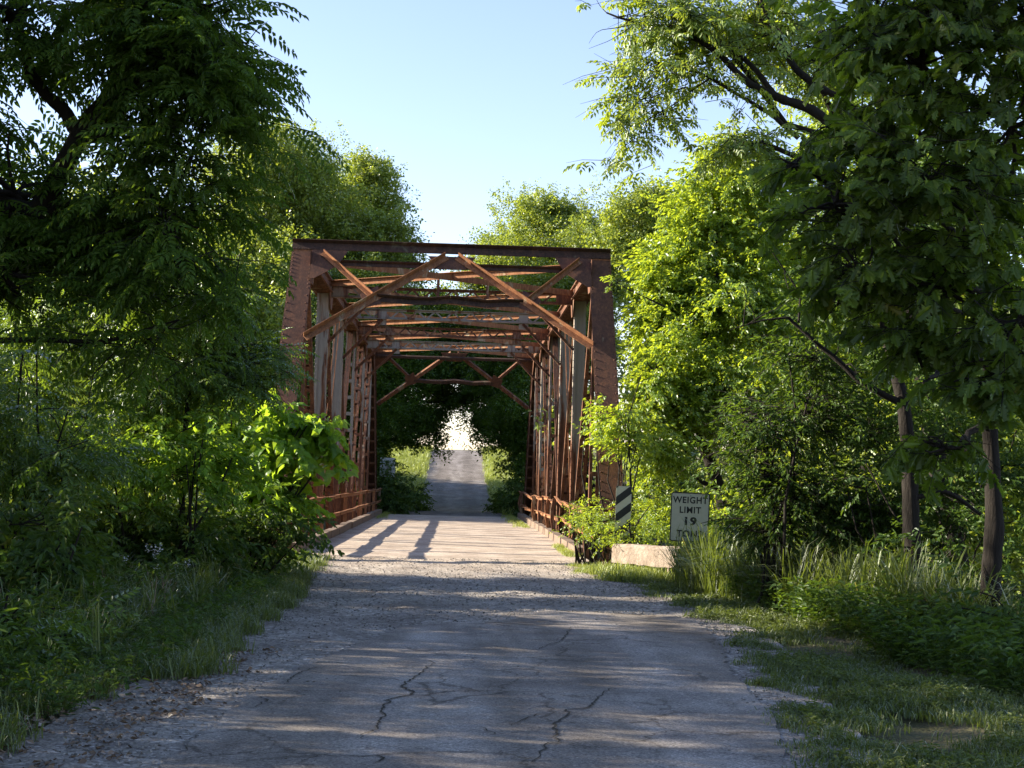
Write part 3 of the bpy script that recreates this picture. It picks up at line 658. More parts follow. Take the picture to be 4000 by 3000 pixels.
# portal bracing, in the plane of the end posts
def portal(near):
    sgn = 1 if near else -1
    def Q(lat, t, off=0.0):      # lat from the centre line, t = fraction down the post
        top = np.array([XC, Dn[1] if near else Dn[6], ZT+0.18]); bot = np.array([XC, Dn[0] if near else Dn[7], ZB])
        p = top+(bot-top)*t; p = p+np.array([lat, 0, 0]); dn = (bot-top)/np.linalg.norm(bot-top); n = np.cross([1, 0, 0], dn)*sgn
        if n[2] < 0: n = -n
        return p+n*(0.17+off)
    root = MB()
    n = None
    def angle(m, p0, p1, a=0.11, b=0.10, th=0.014, face=(0, -1, 0)):
        p0 = np.asarray(p0); p1 = np.asarray(p1); d = p1-p0; d /= np.linalg.norm(d)
        f = np.cross(Q(1, 0)-Q(0, 0), Q(0, 0.5)-Q(0, 0)); f /= np.linalg.norm(f)
        if f[1]*sgn > 0: f = -f                                   # outward from the portal plane
        u = np.cross(d, f); u /= np.linalg.norm(u)
        if u[2] < 0: u = -u
        m.bar(p0, p1, a, th, u, 0, 0)                             # leg in the plane
        m.bar(p0+u*(a/2-th/2)+f*b/2, p1+u*(a/2-th/2)+f*b/2, th, b-th*1.1, u)   # outstanding leg
    W_ = HW+0.23
    m = MB(); angle(m, Q(-W_, 0.008, .02), Q(W_, 0.008, .02), 0.2, 0.12); angle(m, Q(-W_+.45, 0.05, -.14), Q(W_-.45, 0.05, -.14), 0.1, 0.09)
    for i in range(15):
        for e in (-1, 1): m.rivet(Q(e*(W_-0.05-i*0.06 if i < 8 else 0.3-(i-8)*.09), 0.018, .03), Q(0, 0, 1)-Q(0, 0, 0), 0.014, 0.014)
    top = bpart(m, 'portal_bracing', M['darksteel'])
    def sub(mb, name, mat): return bpart(mb, name, mat, top)
    for e in (-1, 1):
        m = MB(); angle(m, Q(e*0.1, 0.035, .035), Q(e*(HW-0.27), 0.322, .035), 0.13, 0.13); sub(m, 'knee_diagonal', M['rustbright'] if near else M['rust'])
        m = MB(); angle(m, Q(e*(HW-0.42), 0.035, .05), Q(e*1.62, 0.178, .05), 0.1, 0.1); sub(m, 'corner_diagonal', M['rustbright'] if near else M['rust'])
        m = MB(); nn = Q(0, 0, 1)-Q(0, 0, 0)
        m.prism([Q(e*(HW-0.2), 0.02, .012), Q(e*(HW-0.95), 0.02, .012), Q(e*(HW-0.75), 0.075, .012), Q(e*(HW-0.3), 0.12, .012), Q(e*(HW-0.2), 0.12, .012)][::e], nn, 0.01)
        m.prism([Q(e*1.5, 0.14, .018), Q(e*1.85, 0.17, .018), Q(e*1.75, 0.215, .018), Q(e*1.4, 0.20, .018)][::e], nn, 0.012)
        for i in range(5): m.rivet(Q(e*(1.5+i*.06), 0.165+i*.006, .035), nn, .014, .014)
        sub(m, 'gusset_plate', M['rustred'])
    m = MB(); nn = Q(0, 0, 1)-Q(0, 0, 0)
    m.prism([Q(-0.5, 0.03, .012), Q(0.5, 0.03, .012), Q(0.28, 0.075, .012), Q(-0.28, 0.075, .012)], nn, 0.01); sub(m, 'gusset_plate', M['rustred'])
    m = MB(); pts = [Q(-1.5+3.0*i/8, 0.185+0.006*math.sin(i*1.1)+(0.006 if 3 <= i <= 6 else 0), .02+0.02*math.sin(i*2)) for i in range(9)]
    for a, b in zip(pts[:-1], pts[1:]): angle(m, a, b, 0.13, 0.11)
    sub(m, 'tie_bar', M['darksteel'])
portal(True); portal(False)
# upper lateral X bars and sway struts
for k in range(1, 6):
    for e in (-1, 1):
        m = MB(); p0 = np.array([XC-e*(HW-0.2), Dn[k]+0.25, ZT+0.05-0.05*(e > 0)]); p1 = np.array([XC+e*(HW-0.2), Dn[k+1]-0.25, ZT+0.05-0.05*(e > 0)])
        m.bar(p0, p1, 0.012, 0.14, np.cross((p1-p0)/np.linalg.norm(p1-p0), (0, 0, 1))); m.bar(p0+[0, 0, .064], p1+[0, 0, .064], 0.08, 0.012, np.cross((p1-p0)/np.linalg.norm(p1-p0), (0, 0, 1)), -0.046*1, 0)
        bpart(m, 'lateral_brace', M['rustbright'])
for k in range(2, 6):
    m = MB(); z0, z1 = ZT-0.25, ZT+0.02; y = Dn[k]; hw = HW-0.19
    for z, s3 in ((z0, 1), (z1, -1)):
        for s2 in (-1, 1):
            m.box((XC, y+s2*0.05, z), 2*hw, 0.075, 0.011); m.box((XC, y+s2*0.012, z+s3*0.03), 2*hw, 0.01, 0.058)
    nn = 24; st = 2*hw/nn
    for i in range(2, nn-2):
        a = -hw+i*st; q = ((a, z0+.02), (a+st, z1-.02)) if i % 2 else ((a, z1-.02), (a+st, z0+.02))
        m.bar((XC+q[0][0], y, q[0][1]), (XC+q[1][0], y, q[1][1]), 0.008, 0.045, (0, 1, 0))
        m.rivet((XC+a, y-.02, z0+.035), (0, -1, 0), .012, .012); m.rivet((XC+a, y-.02, z1-.035), (0, -1, 0), .012, .012)
    for e in (-1, 1):
        m.box((XC+e*(hw-0.2), y-0.03, (z0+z1)/2), 0.42, 0.01, z1-z0-0.05); m.box((XC+e*1.95, y-0.03, (z0+z1)/2-0.1), 0.26, 0.01, z1-z0+0.14)
    s = bpart(m, 'sway_strut', M['rustpaint'] if k in (3, 5) else M['rust'])
    for e in (-1, 1):
        m = MB(); p0 = np.array([XC+e*1.93, y-0.045, z0-0.02]); p1 = np.array([XC+e*(HW-0.14), y-0.045, z0-1.12])
        u = np.cross((p1-p0)/np.linalg.norm(p1-p0), (0, 1, 0))
        m.bar(p0, p1, 0.075, 0.011, u); m.bar(p0-u*0.032+[0, -.03, 0], p1-u*0.032+[0, -.03, 0], 0.011, 0.055, u)
        bpart(m, 'knee_brace', M['rust'])
# a bent bracket standing on the first sway strut
m = MB(); y = Dn[2]-0.16
m.bar((XC-0.35, y, ZT+.36), (XC+0.85, y, ZT+.34), 0.05, 0.012, (0, 1, 0)); m.bar((XC-0.35, y, ZT-0.2), (XC-0.35, y, ZT+.36), 0.07, 0.012); m.bar((XC+.85, y, ZT-0.2), (XC+.85, y, ZT+.34), 0.07, 0.012)
bpart(m, 'bracket', M['rust'])
# railings
for sg in (-1, 1):
    x = XC+sg*2.86; m = MB(); ys_ = [Dn[0]+(1.6 if sg < 0 else 1.0)]; 
    while ys_[-1] < Dn[7]+1.0: ys_.append(ys_[-1]+2.26)
    for lev, zz in enumerate((1.02, 0.56)):
        for a, b in zip(ys_[:-1], ys_[1:]):
            dz = rng.normal(0, 0.03, 2) if sg > 0 else rng.normal(0, 0.012, 2); dx = rng.normal(0, .05, 2) if sg > 0 else rng.normal(0, .015, 2)
            if sg > 0 and lev == 0 and a < Dn[0]+2.5: continue
            m.bar((x+dx[0], a+.04, zz+dz[0]), (x+dx[1], b-.02, zz+dz[1]), 0.012, 0.1); m.bar((x+dx[0]-sg*.035, a+.04, zz+.046+dz[0]), (x+dx[1]-sg*.035, b-.02, zz+.046+dz[1]), 0.07, 0.012)
    rl = bpart(m, 'railing', M['rustbright'])
    for i, yy in enumerate(ys_):
        mm = MB(); bend = (rng.normal(0, 0.10) if sg > 0 else rng.normal(0, 0.03)); lean = rng.normal(0, 0.08) if sg > 0 else 0
        if sg > 0 and i == 0: bend = 0.3; lean = -0.35
        q = [np.array([x+sg*0.05+bend*math.sin(t*2.6)*1.0, yy+lean*t, 0.02+1.08*t]) for t in np.linspace(0, 1, 5)]
        for a, b in zip(q[:-1], q[1:]):
            mm.bar(a, b, 0.1, 0.012); mm.bar(a, b, 0.012, 0.08, (1, 0, 0), -0.045, 0.046)
        bpart(mm, 'rail_post', M['rust'] if i % 3 else M['rustbright'], rl)
# ------------------------------------------------------------------ concrete guard wall beside the bridge
def prism_wall(name, label, a, b, z0, z1, th, cat, rot=0.0):
    a = np.asarray(a, float); b = np.asarray(b, float); base = (a+b)/2; o = empty(name, (base[0], base[1], gz(base[0], base[1]).item()), label, cat)
    d = (b-a)/np.linalg.norm(b-a); nrm = np.array([-d[1], d[0]])
    prof = [(0, z0[0]), (0, z1[0]-0.05), (0.04, z1[0]), (th-0.04, z1[0]), (th, z1[0]-0.05), (th, z0[0])]
    prof2 = [(q, (z0[1] if i in (0, 5) else z1[1]-(0.05 if i in (1, 4) else 0))) for i, (q, _) in enumerate(prof)]
    K = 14; V = []
    for k in range(K+1):
        t = k/K
        for (q, za), (_, zb) in zip(prof, prof2):
            w_ = rng.normal(0, 0.006); p = a+(b-a)*t+nrm*(q+w_); V.append([p[0], p[1], za+(zb-za)*t+rng.normal(0, .005)])
    fs = [tuple(range(6))[::-1], tuple(range(K*6, K*6+6))]
    for k in range(K):
        for i in range(6): j = (i+1) % 6; fs.append((k*6+i, k*6+j, k*6+6+j, k*6+6+i))
    m = MB(); m.add(np.array(V)-np.array(o.location), fs); m.build('rail', M['concrete'], o)
    for t in (0.15, 0.85):
        m = MB(); p = a+(b-a)*t+nrm*th/2; m.box(np.array([p[0], p[1], z0[0]-0.27])-np.array(o.location), 0.16, 0.16, 0.6)
        m.build('post', M['concrete'], o)
    return o
A = P(2388, 2196, 24.6); B = P(2650, 2222, 23.4)
zt1 = P(2388, 2124, A[1])[2]; zt2 = P(2650, 2136, B[1])[2]
prism_wall('concrete_barrier', 'sunlit pale concrete beam low in the grass at the right end of the bridge', A[:2], B[:2], (A[2], B[2]), (zt1, zt2), 0.22, 'barrier')
C2 = P(3000, 2185, B[1]+2.2)
prism_wall('concrete_barrier', 'shaded grey concrete beam running off behind the tall grass under the weight sign', (B[0]+0.03, B[1]+0.03), (C2[0], C2[1]), (B[2], B[2]-.12), (zt2-0.01, zt2-0.14), 0.22, 'barrier')

# ------------------------------------------------------------------ signs
def text_mesh(s, size, bold=0.0, sx=1.0):
    cu = bpy.data.curves.new('text', 'FONT'); cu.body = s; cu.size = size; cu.align_x = 'CENTER'; cu.align_y = 'CENTER'; cu.extrude = 0.0006; cu.offset = bold; cu.resolution_u = 3
    cu.space_character = 1.12
    ob = bpy.data.objects.new('text_tmp', cu); COL.objects.link(ob)
    bpy.context.view_layer.update()
    dg = bpy.context.evaluated_depsgraph_get(); me = bpy.data.meshes.new_from_object(ob.evaluated_get(dg))
    bpy.data.objects.remove(ob); bpy.data.curves.remove(cu)
    for v in me.vertices: v.co.x *= sx
    return me
def rrect(w_, h_, r, k=5):
    p = []
    for cx_, cz_, a0 in ((w_/2-r, h_/2-r, 0), (-w_/2+r, h_/2-r, 90), (-w_/2+r, -h_/2+r, 180), (w_/2-r, -h_/2+r, 270)):
        for i in range(k+1):
            a = math.radians(a0+90*i/k); p.append((cx_+r*math.cos(a), cz_+r*math.sin(a)))
    return p
def plate(name, pts, y, th, mat, parent):
    m = MB(); m.prism([(x, y, z) for x, z in pts], (0, 1, 0), th); return m.build(name, mat, parent)
def ring(name, w_, h_, r, bw, y, th, mat, parent):
    o_, i_ = rrect(w_, h_, r), rrect(w_-2*bw, h_-2*bw, max(0.005, r-bw)); k = len(o_)
    v = [(x, y, z) for x, z in o_]+[(x, y, z) for x, z in i_]+[(x, y+th, z) for x, z in o_]+[(x, y+th, z) for x, z in i_]
    f = []
    for i in range(k):
        j = (i+1) % k; f += [(i, j, k+j, k+i), (2*k+i, 3*k+i, 3*k+j, 2*k+j), (i, 2*k+i, 2*k+j, j), (k+i, k+j, 3*k+j, 3*k+i)]
    m = MB(); m.add(v, f); return m.build(name, mat, parent)
def upost(parent, z0, z1, y=0.03):
    m = MB(); m.box((0, y, (z0+z1)/2), 0.05, 0.006, z1-z0)
    for s2 in (-1, 1): m.box((s2*0.028, y-0.016, (z0+z1)/2), 0.006, 0.034, z1-z0)
    return m.build('post', M['steelpost'], parent)
Ds = 22.0; c = P(2689, 2020, Ds); g0 = gz(c[0], c[1]).item()
sg_ = empty('weight_limit_sign', (c[0], c[1], g0), 'white weight limit sign reading nineteen tons half hidden by tall grass', 'sign')
sg_.rotation_euler = (0, math.radians(1.2), math.radians(2))
hz = c[2]-g0
pn = plate('sign_panel', rrect(0.61, 0.76, 0.04), -0.0, 0.004, M['signface'], sg_); pn.location = (0, 0, hz)
ring('border', 0.61, 0.76, 0.04, 0.016, -0.004, 0.003, M['black'], pn)
for s_, size, z, b, sx in (('WEIGHT', 0.138, 0.258, 0.0035, 0.94), ('LIMIT', 0.138, 0.105, 0.0035, 0.94), ('19', 0.165, -0.068, 0.007, 1.25), ('TONS', 0.145, -0.262, 0.0035, 0.96)):
    me = text_mesh(s_, size, b, sx); me.materials.clear(); me.materials.append(M['black'])
    t = link('lettering', me, pn); t.rotation_euler = (math.radians(90), 0, 0); t.location = (0.0, -0.002, z)
for zb in (0.33, -0.33):
    m = MB(); m.rivet((0, -0.002, zb), (0, -1, 0), 0.012, 0.008); m.build('bolt', M['steelpost'], pn)
upost(sg_, -0.3, hz+0.36, 0.05)
# striped object marker
c = P(2432, 1995, 25.0); g0 = gz(c[0], c[1]).item()
mk_ = empty('object_marker', (c[0], c[1], g0), 'narrow black and white diagonally striped marker panel in front of right bridge post', 'sign')
mk_.rotation_euler = (0, math.radians(0.6), 0); hz = c[2]-g0; W2, H2 = 0.275, 0.86
pn = plate('sign_panel', rrect(W2, H2, 0.012, 3), 0, 0.004, M['signface'], mk_); pn.location = (0, 0, hz)
sl = 0.80
for i in range(-1, 6):
    zc0 = H2/2-0.02-0.30*i-0.14
    poly = [(-W2/2+.002, zc0-0.075-sl*W2/2+0.0), (W2/2-.002, zc0-0.075+sl*W2/2), (W2/2-.002, zc0+0.075+sl*W2/2), (-W2/2+.002, zc0+0.075-sl*W2/2)]
    poly = [(x, min(max(z, -H2/2+.002), H2/2-.002)) for x, z in poly]
    # clip the ends properly
    q = []
    for (x0, z0), (x1, z1) in zip([(-W2/2+.002, zc0-0.075-sl*W2/2), (W2/2-.002, zc0-0.075+sl*W2/2)], [(-W2/2+.002, zc0+0.075-sl*W2/2), (W2/2-.002, zc0+0.075+sl*W2/2)]): pass
    xsn = np.linspace(-W2/2+.002, W2/2-.002, 9); lo = np.clip(zc0-0.075+sl*xsn, -H2/2+.002, H2/2-.002); hi = np.clip(zc0+0.075+sl*xsn, -H2/2+.002, H2/2-.002)
    ok = hi-lo > 1e-3
    if ok.sum() < 2: continue
    pts = [(x, z) for x, z in zip(xsn[ok], lo[ok])]+[(x, z) for x, z in zip(xsn[ok][::-1], hi[ok][::-1])]
    plate('stripe', pts, -0.003, 0.0025, M['black'], pn)
upost(mk_, -0.3, hz+0.3, 0.05)
# sign seen from behind at the far end
c = P(1514, 1825, 60.5); g0 = gz(c[0], c[1]).item()
bs = empty('road_sign', (c[0], c[1], g0), 'bare grey back of a road sign beyond the far left end of the bridge', 'sign'); hz = c[2]-g0
pn = plate('sign_panel', rrect(0.64, 0.80, 0.04), 0.03, 0.004, M['signback'], bs); pn.location = (0, 0, hz)
upost(bs, -0.3, hz+0.25, 0.0)

# ------------------------------------------------------------------ trees and shrubs
def gp(x, y): return (x, y, gz(x, y).item())
# --- left, near: big dark compound-leaved tree
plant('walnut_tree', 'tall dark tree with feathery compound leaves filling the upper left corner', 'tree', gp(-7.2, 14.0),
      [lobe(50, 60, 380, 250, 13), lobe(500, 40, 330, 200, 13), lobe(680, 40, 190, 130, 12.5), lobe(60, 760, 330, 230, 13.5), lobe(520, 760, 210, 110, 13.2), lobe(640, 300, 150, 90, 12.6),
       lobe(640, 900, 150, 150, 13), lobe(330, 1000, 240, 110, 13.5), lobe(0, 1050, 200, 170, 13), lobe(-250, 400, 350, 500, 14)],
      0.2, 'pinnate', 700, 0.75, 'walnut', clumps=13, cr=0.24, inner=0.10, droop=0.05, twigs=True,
      limbs=[([P(500, 1000, 13), P(700, 750, 13), P(760, 560, 12.8), P(800, 480, 12.6)], .03, .008, 60, .22), ([P(600, 450, 13), P(720, 330, 12.8), P(830, 290, 12.6)], .025, .006, 50, .2),
             ([P(560, 620, 13), P(720, 250, 12.8), P(780, 100, 12.6), P(790, 20, 12.6)], .025, .006, 60, .22), ([P(0, 1330, 13), P(420, 1340, 13), P(700, 1250, 12.8)], .03, .008, 30, .3),
             ([P(250, 1100, 13), P(600, 960, 13), P(700, 980, 12.8), P(780, 1080, 12.6)], .02, .006, 50, .22), ([P(780, 400, 12.6), P(860, 330, 12.5), P(900, 320, 12.5)], .01, .004, 16, .1)])
# --- left row that shades the road (its crowns rise above the frame)
shade = [(-9, 6.0, 5.8, 'tall shade tree at the extreme left edge beside the road', 3.2), (-11.5, 10.5, 6.2, 'tall leafy tree standing behind the walnut on the left', 3.4), (-10.5, 15.5, 6.4, 'tall leafy tree left of the walnut, further from the camera', 3.2), (-12.5, 16.4, 6.2, 'tall dark tree behind the sapling on the far left bank', 2.2), (-15.5, 7.5, 7.0, 'tall tree in the second row left of the near road', 3.3), (-16, 13.5, 7.2, 'tall tree in the second row left of the road, behind the first row', 3.3), (-6.5, 2.5, 5.2, 'leafy tree beside the road nearest the camera on the left', 2.6)]
for (x, y, z, lab, r_) in shade:
    b = np.array(gp(x, y))
    lb = [(np.array([x, y, z]), np.array([r_, r_*.9, 2.4])), (np.array([x+1.2, y-.8, z+2.8]), np.array([r_*.8, r_*.8, 2.0])), (np.array([x+.4, y, z+5.4]), np.array([r_*.75, r_*.8, 1.8])), (np.array([x-1.0, y+1.0, z-2.6]), np.array([r_*.9, r_*.9, 1.8])), (np.array([x+0.6, y+0.6, z-4.2]), np.array([r_*.8, r_*.9, 1.5]))]
    plant('broadleaf_tree', lab, 'tree', b, lb, 0.2, 'far', 1650, 0.85, 'walnut', clumps=12, cr=0.28, group='tall shade trees left of the road')
# --- left mid-ground
plant('sapling', 'slender sapling with a thin dark stem and feathery leaves left of the bridge', 'tree', gp(P(740, 2100, 19.5)[0], 19.5),
      [lobe(700, 1180, 210, 140, 19.5), lobe(850, 1230, 140, 110, 19.5), lobe(670, 1400, 240, 130, 19.5), lobe(900, 1420, 160, 110, 19.5), lobe(560, 1560, 160, 100, 19.5), lobe(990, 1350, 120, 70, 20)],
      0.05, 'sumac', 620, 0.8, 'sumac', clumps=7, cr=0.28, droop=0.2, twigs=True, top=P(752, 1180, 19.5))
plant('woodland_tree', 'mid green leafy tree in half shade between the walnut and the bridge portal', 'tree', gp(-5.2, 23.2),
      [lobe(550, 1080, 260, 180, 23.2, .8), lobe(720, 1120, 140, 150, 23.4, .6), lobe(250, 1250, 280, 230, 23.2, .8), lobe(880, 1450, 120, 140, 23.2, .5), lobe(620, 1450, 250, 230, 23.2, .8), lobe(150, 1550, 280, 260, 23, .8)], 0.1, 'sumac', 1400, 0.8, 'sumac', clumps=9, cr=0.3)
plant('catalpa_shrub', 'bright yellow-green shrub with large heart-shaped leaves reaching over the left railing', 'shrub', gp(-3.4, 21.5),
      [lobe(1090, 1640, 140, 100, 21.5), lobe(1170, 1740, 110, 80, 21.3), lobe(1100, 1950, 95, 95, 21.3), lobe(1010, 1780, 130, 110, 21.8), lobe(900, 1690, 130, 90, 21.8), lobe(1230, 1660, 50, 35, 21.2)], 0.03, 'heart', 430, 0.85, 'catalpa', clumps=8, cr=0.3, trunk=False, stems=3, crown='foliage', wood='stems', droop=0.35)
sh = [(640, 1730, 270, 140, 18.9, 'ovate', 'catalpa', 'sunlit yellow-green shrub left of the heart-leaved shrub'),
      (330, 1950, 260, 150, 19, 'sumac', 'sumac', 'dark feathery shrub low at the left under the walnut'),
      (950, 2020, 220, 110, 21, 'ovate', 'wood', 'low dark leafy shrub at the grass edge below the heart-leaved shrub'),
      (120, 1600, 250, 260, 17, 'sumac', 'sumac', 'tall feathery shrub at the left picture edge'),
      (600, 2080, 260, 120, 19, 'ovate', 'wood', 'low shaded shrub in the tall grass at mid left'),
      (80, 2050, 240, 200, 14, 'ovate', 'wood', 'dark leafy shrub in the lower left corner above the verge'),
      (30, 2420, 200, 160, 11.5, 'sumac', 'sumac', 'low feathery shrub at the bottom left edge of the picture')]
def shrub(px, py, rx, ry, D, tpl, leaf, lab, k=1.0, s=1.0, group='shrubs left of the road', nm='shrub'):
    c, rr = lobe(px, py, rx, ry, D)
    lb = [(c, rr), (c+rr*[0.6, -0.3, -0.45], rr*0.6), (c+rr*[-0.65, 0.2, -0.35], rr*0.65), (c+rr*[0.1, -0.2, -0.85], rr*[.9, .8, .5])]
    den = {'sumac': 110, 'ovate': 150, 'small': 180, 'heart': 30}[tpl]
    n = int(k*den*(rr[0]*rr[2]+rr[0]*rr[1])*1.7)
    plant(nm, lab, 'shrub', gp(c[0], c[1]), lb, 0.025, tpl, n, s, leaf, clumps=9, cr=0.3, trunk=False, stems=3, crown='foliage', wood='stems', group=group, droop=0.15)
for q in sh: shrub(*q)
# --- beyond the bridge, left
far = [(1000, 760, 260, 270, 64, -11.5, 'sunlit tree crown behind the left portal corner, below the walnut sprays'),
       (1190, 760, 200, 200, 66, -8.2, 'broad sunlit tree behind the top of the left bridge post'),
       (1420, 740, 150, 120, 70, -5.5, 'small rounded dark green crown left of the sky gap'),
       (1480, 960, 170, 120, 66, -4.6, 'dark leafy crown behind the left half of the portal strut'),
       (950, 1150, 330, 220, 60, -10.5, 'shaded tree behind the left truss, low against the wood'),
       (1400, 1180, 180, 160, 62.5, -5.0, 'dark tree seen through the left half of the truss top')]
for (px, py, rx, ry, D, x, lab) in far:
    a = lobe(px, py, rx, ry, D); b = lobe(px-rx*.5, py+ry*.8, rx*.8, ry*.8, D); c3 = lobe(px+rx*.45, py+ry*.75, rx*.7, ry*.7, D+1); c4 = lobe(px+rx*.1, py-ry*.55, rx*.6, ry*.6, D)
    plant('broadleaf_tree', lab, 'tree', gp(a[0][0] if abs(a[0][0]) > 5.5 else (6.8 if a[0][0] > .3 else -6.8), D), [a, b, c3, c4], 0.2, 'far', int(a[1][0]*a[1][2]*300)+700, 0.85, 'farleaf', clumps=30, cr=0.21, inner=.3, group='trees beyond the bridge on the left')
# --- the two trees arching over the road beyond the bridge
plant('arching_tree', 'dark tree arching over the road from the left beyond the bridge', 'tree', gp(-7.6, 66),
      [lobe(1540, 1480, 190, 130, 63), lobe(1480, 1640, 130, 130, 62), lobe(1600, 1620, 85, 90, 65), lobe(1680, 1420, 140, 90, 66), lobe(1560, 1300, 220, 130, 66), lobe(1590, 1710, 45, 40, 66), lobe(1440, 1800, 90, 90, 62), lobe(1700, 1520, 60, 50, 67), lobe(1675, 1630, 45, 55, 66), lobe(1740, 1560, 50, 35, 67), lobe(1720, 1620, 25, 25, 66)], 0.22, 'far', 9000, 0.72, 'walnut', clumps=20, cr=0.24, inner=.4,
      limbs=[([P(1620, 1500, 66), P(1720, 1560, 66), P(1800, 1625, 66)], .04, .01, 60, .4), ([P(1640, 1600, 65), P(1700, 1680, 65), P(1725, 1740, 65)], .03, .01, 40, .35), ([P(1600, 1640, 66), P(1670, 1690, 66), P(1680, 1730, 66)], .03, .01, 110, .42)])
plant('arching_tree', 'dark tree arching over the road from the right beyond the bridge', 'tree', gp(6.8, 66),
      [lobe(2020, 1470, 170, 130, 63), lobe(2060, 1640, 120, 130, 62), lobe(1950, 1600, 75, 90, 65), lobe(1870, 1420, 130, 80, 66), lobe(1980, 1300, 220, 130, 66), lobe(1985, 1710, 50, 45, 66), lobe(2100, 1800, 90, 90, 62), lobe(1860, 1520, 55, 50, 67), lobe(1905, 1650, 40, 50, 66), lobe(1820, 1555, 50, 30, 67), lobe(1870, 1630, 25, 30, 66)], 0.22, 'far', 9000, 0.72, 'walnut', clumps=20, cr=0.24, inner=.4,
      limbs=[([P(1980, 1500, 66), P(1870, 1550, 66), P(1780, 1590, 66)], .04, .01, 60, .4), ([P(1960, 1600, 65), P(1900, 1680, 65), P(1885, 1740, 65)], .03, .01, 40, .35), ([P(1900, 1560, 66), P(1850, 1630, 66), P(1830, 1690, 66)], .03, .01, 26, .3), ([P(2000, 1640, 66), P(1935, 1690, 66), P(1925, 1730, 66)], .03, .01, 110, .42)])
for sg, side in ((-1, 'left'), (1, 'right')):
    V3_ = lambda x, y, z, a, b, c: (np.array([x, y, z]), np.array([a, b, c]))
    plant('arching_tree', 'tree further up the far road, its crown roofing the lane from the '+side, 'tree', gp(sg*8.2, 82),
          [V3_(sg*5.5, 76, 8.2, 3, 3, 2.2), V3_(sg*2.4, 76, 9.4, 2.8, 3.2, 1.6), V3_(sg*5.5, 84, 9.5, 3, 3, 2.4), V3_(sg*2.4, 84, 10.8, 2.8, 3.4, 1.6), V3_(sg*5.5, 91, 11, 3, 3, 2.2), V3_(sg*2.6, 91, 12.3, 2.6, 3, 1.5)], 0.25, 'far', 3800, 0.95, 'walnut', clumps=14, cr=0.26, inner=.35)
# --- beyond the bridge, right
far = [(2130, 890, 230, 150, 74, 'rounded sunlit crown standing behind the portal to the right of the sky gap'),
       (2300, 1000, 170, 170, 72, 'green crown behind the right bridge post, beside the rounded one'),
       (1960, 1020, 130, 110, 78, 'smaller pale crown just right of the sky gap behind the struts'),
       (2520, 860, 170, 130, 58, 'dark crown on the skyline right of the bridge post'),
       (2150, 1200, 240, 150, 70, 'dark tree seen through the right half of the truss top'),
       (1700, 1260, 200, 100, 74, 'dark tree seen through the middle of the truss top')]
for (px, py, rx, ry, D, lab) in far:
    a = lobe(px, py, rx, ry, D); b = lobe(px-rx*.5, py+ry*.8, rx*.8, ry*.8, D); c3 = lobe(px+rx*.45, py+ry*.75, rx*.7, ry*.7, D+1); c4 = lobe(px+rx*.1, py-ry*.5, rx*.62, ry*.55, D)
    plant('broadleaf_tree', lab, 'tree', gp(a[0][0] if abs(a[0][0]) > 5.5 else (6.8 if a[0][0] > .3 else -6.8), D), [a, b, c3, c4], 0.2, 'far', int(a[1][0]*a[1][2]*300)+700, 0.85, 'farleaf', clumps=30, cr=0.21, inner=.3, group='trees beyond the bridge on the right')
# --- right of the bridge: the bright tree mass
plant('boxelder_tree', 'big bright yellow-green tree beside the right truss, hiding part of the end post', 'tree', gp(6.0, 29.5),
      [lobe(2630, 1090, 160, 190, 29.5), lobe(2800, 880, 230, 200, 29.5), lobe(2640, 1340, 170, 190, 29), lobe(2870, 1200, 260, 220, 29), lobe(2600, 1600, 160, 170, 28.5), lobe(2820, 1560, 230, 190, 28.5), lobe(2920, 680, 210, 150, 29.5), lobe(2570, 1220, 80, 150, 29), lobe(2560, 1470, 75, 120, 28), lobe(2580, 1780, 110, 100, 28), lobe(2540, 1040, 60, 90, 29.5)],
      0.16, 'ovate', 6800, 0.95, 'maple', clumps=20, cr=0.22, inner=.35, droop=0.2, limbs=[([P(2600, 1650, 28), P(2480, 1640, 27), P(2360, 1600, 26.5)], .02, .005, 26, .25), ([P(2600, 1200, 28), P(2450, 1130, 27.5), P(2390, 1090, 27)], .02, .005, 10, .15)])
plant('boxelder_tree', 'bright leafy tree behind the shaded oak, right of the yellow-green one', 'tree', gp(9.2, 32),
      [lobe(3150, 1000, 260, 260, 31), lobe(3400, 1300, 280, 260, 32), lobe(3120, 1450, 260, 230, 31), lobe(3450, 800, 260, 230, 32), lobe(3750, 1100, 260, 260, 33), lobe(3350, 500, 220, 200, 33), lobe(3750, 1500, 260, 220, 33)],
      0.2, 'ovate', 5200, 1.1, 'maple', clumps=16, cr=0.26)
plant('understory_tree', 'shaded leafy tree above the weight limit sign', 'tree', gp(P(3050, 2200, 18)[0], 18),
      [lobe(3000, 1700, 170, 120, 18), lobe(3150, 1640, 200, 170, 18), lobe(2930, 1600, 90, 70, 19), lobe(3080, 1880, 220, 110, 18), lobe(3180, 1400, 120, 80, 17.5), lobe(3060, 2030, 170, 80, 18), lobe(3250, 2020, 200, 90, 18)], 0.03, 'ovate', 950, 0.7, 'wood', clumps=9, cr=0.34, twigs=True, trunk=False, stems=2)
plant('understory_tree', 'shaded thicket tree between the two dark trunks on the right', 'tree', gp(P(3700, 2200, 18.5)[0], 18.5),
      [lobe(3400, 1700, 200, 180, 18), lobe(3680, 1620, 220, 180, 18.5), lobe(3900, 1850, 220, 200, 18), lobe(3450, 2000, 240, 110, 18)], 0.05, 'ovate', 1000, 0.7, 'wood', clumps=9, cr=0.3)
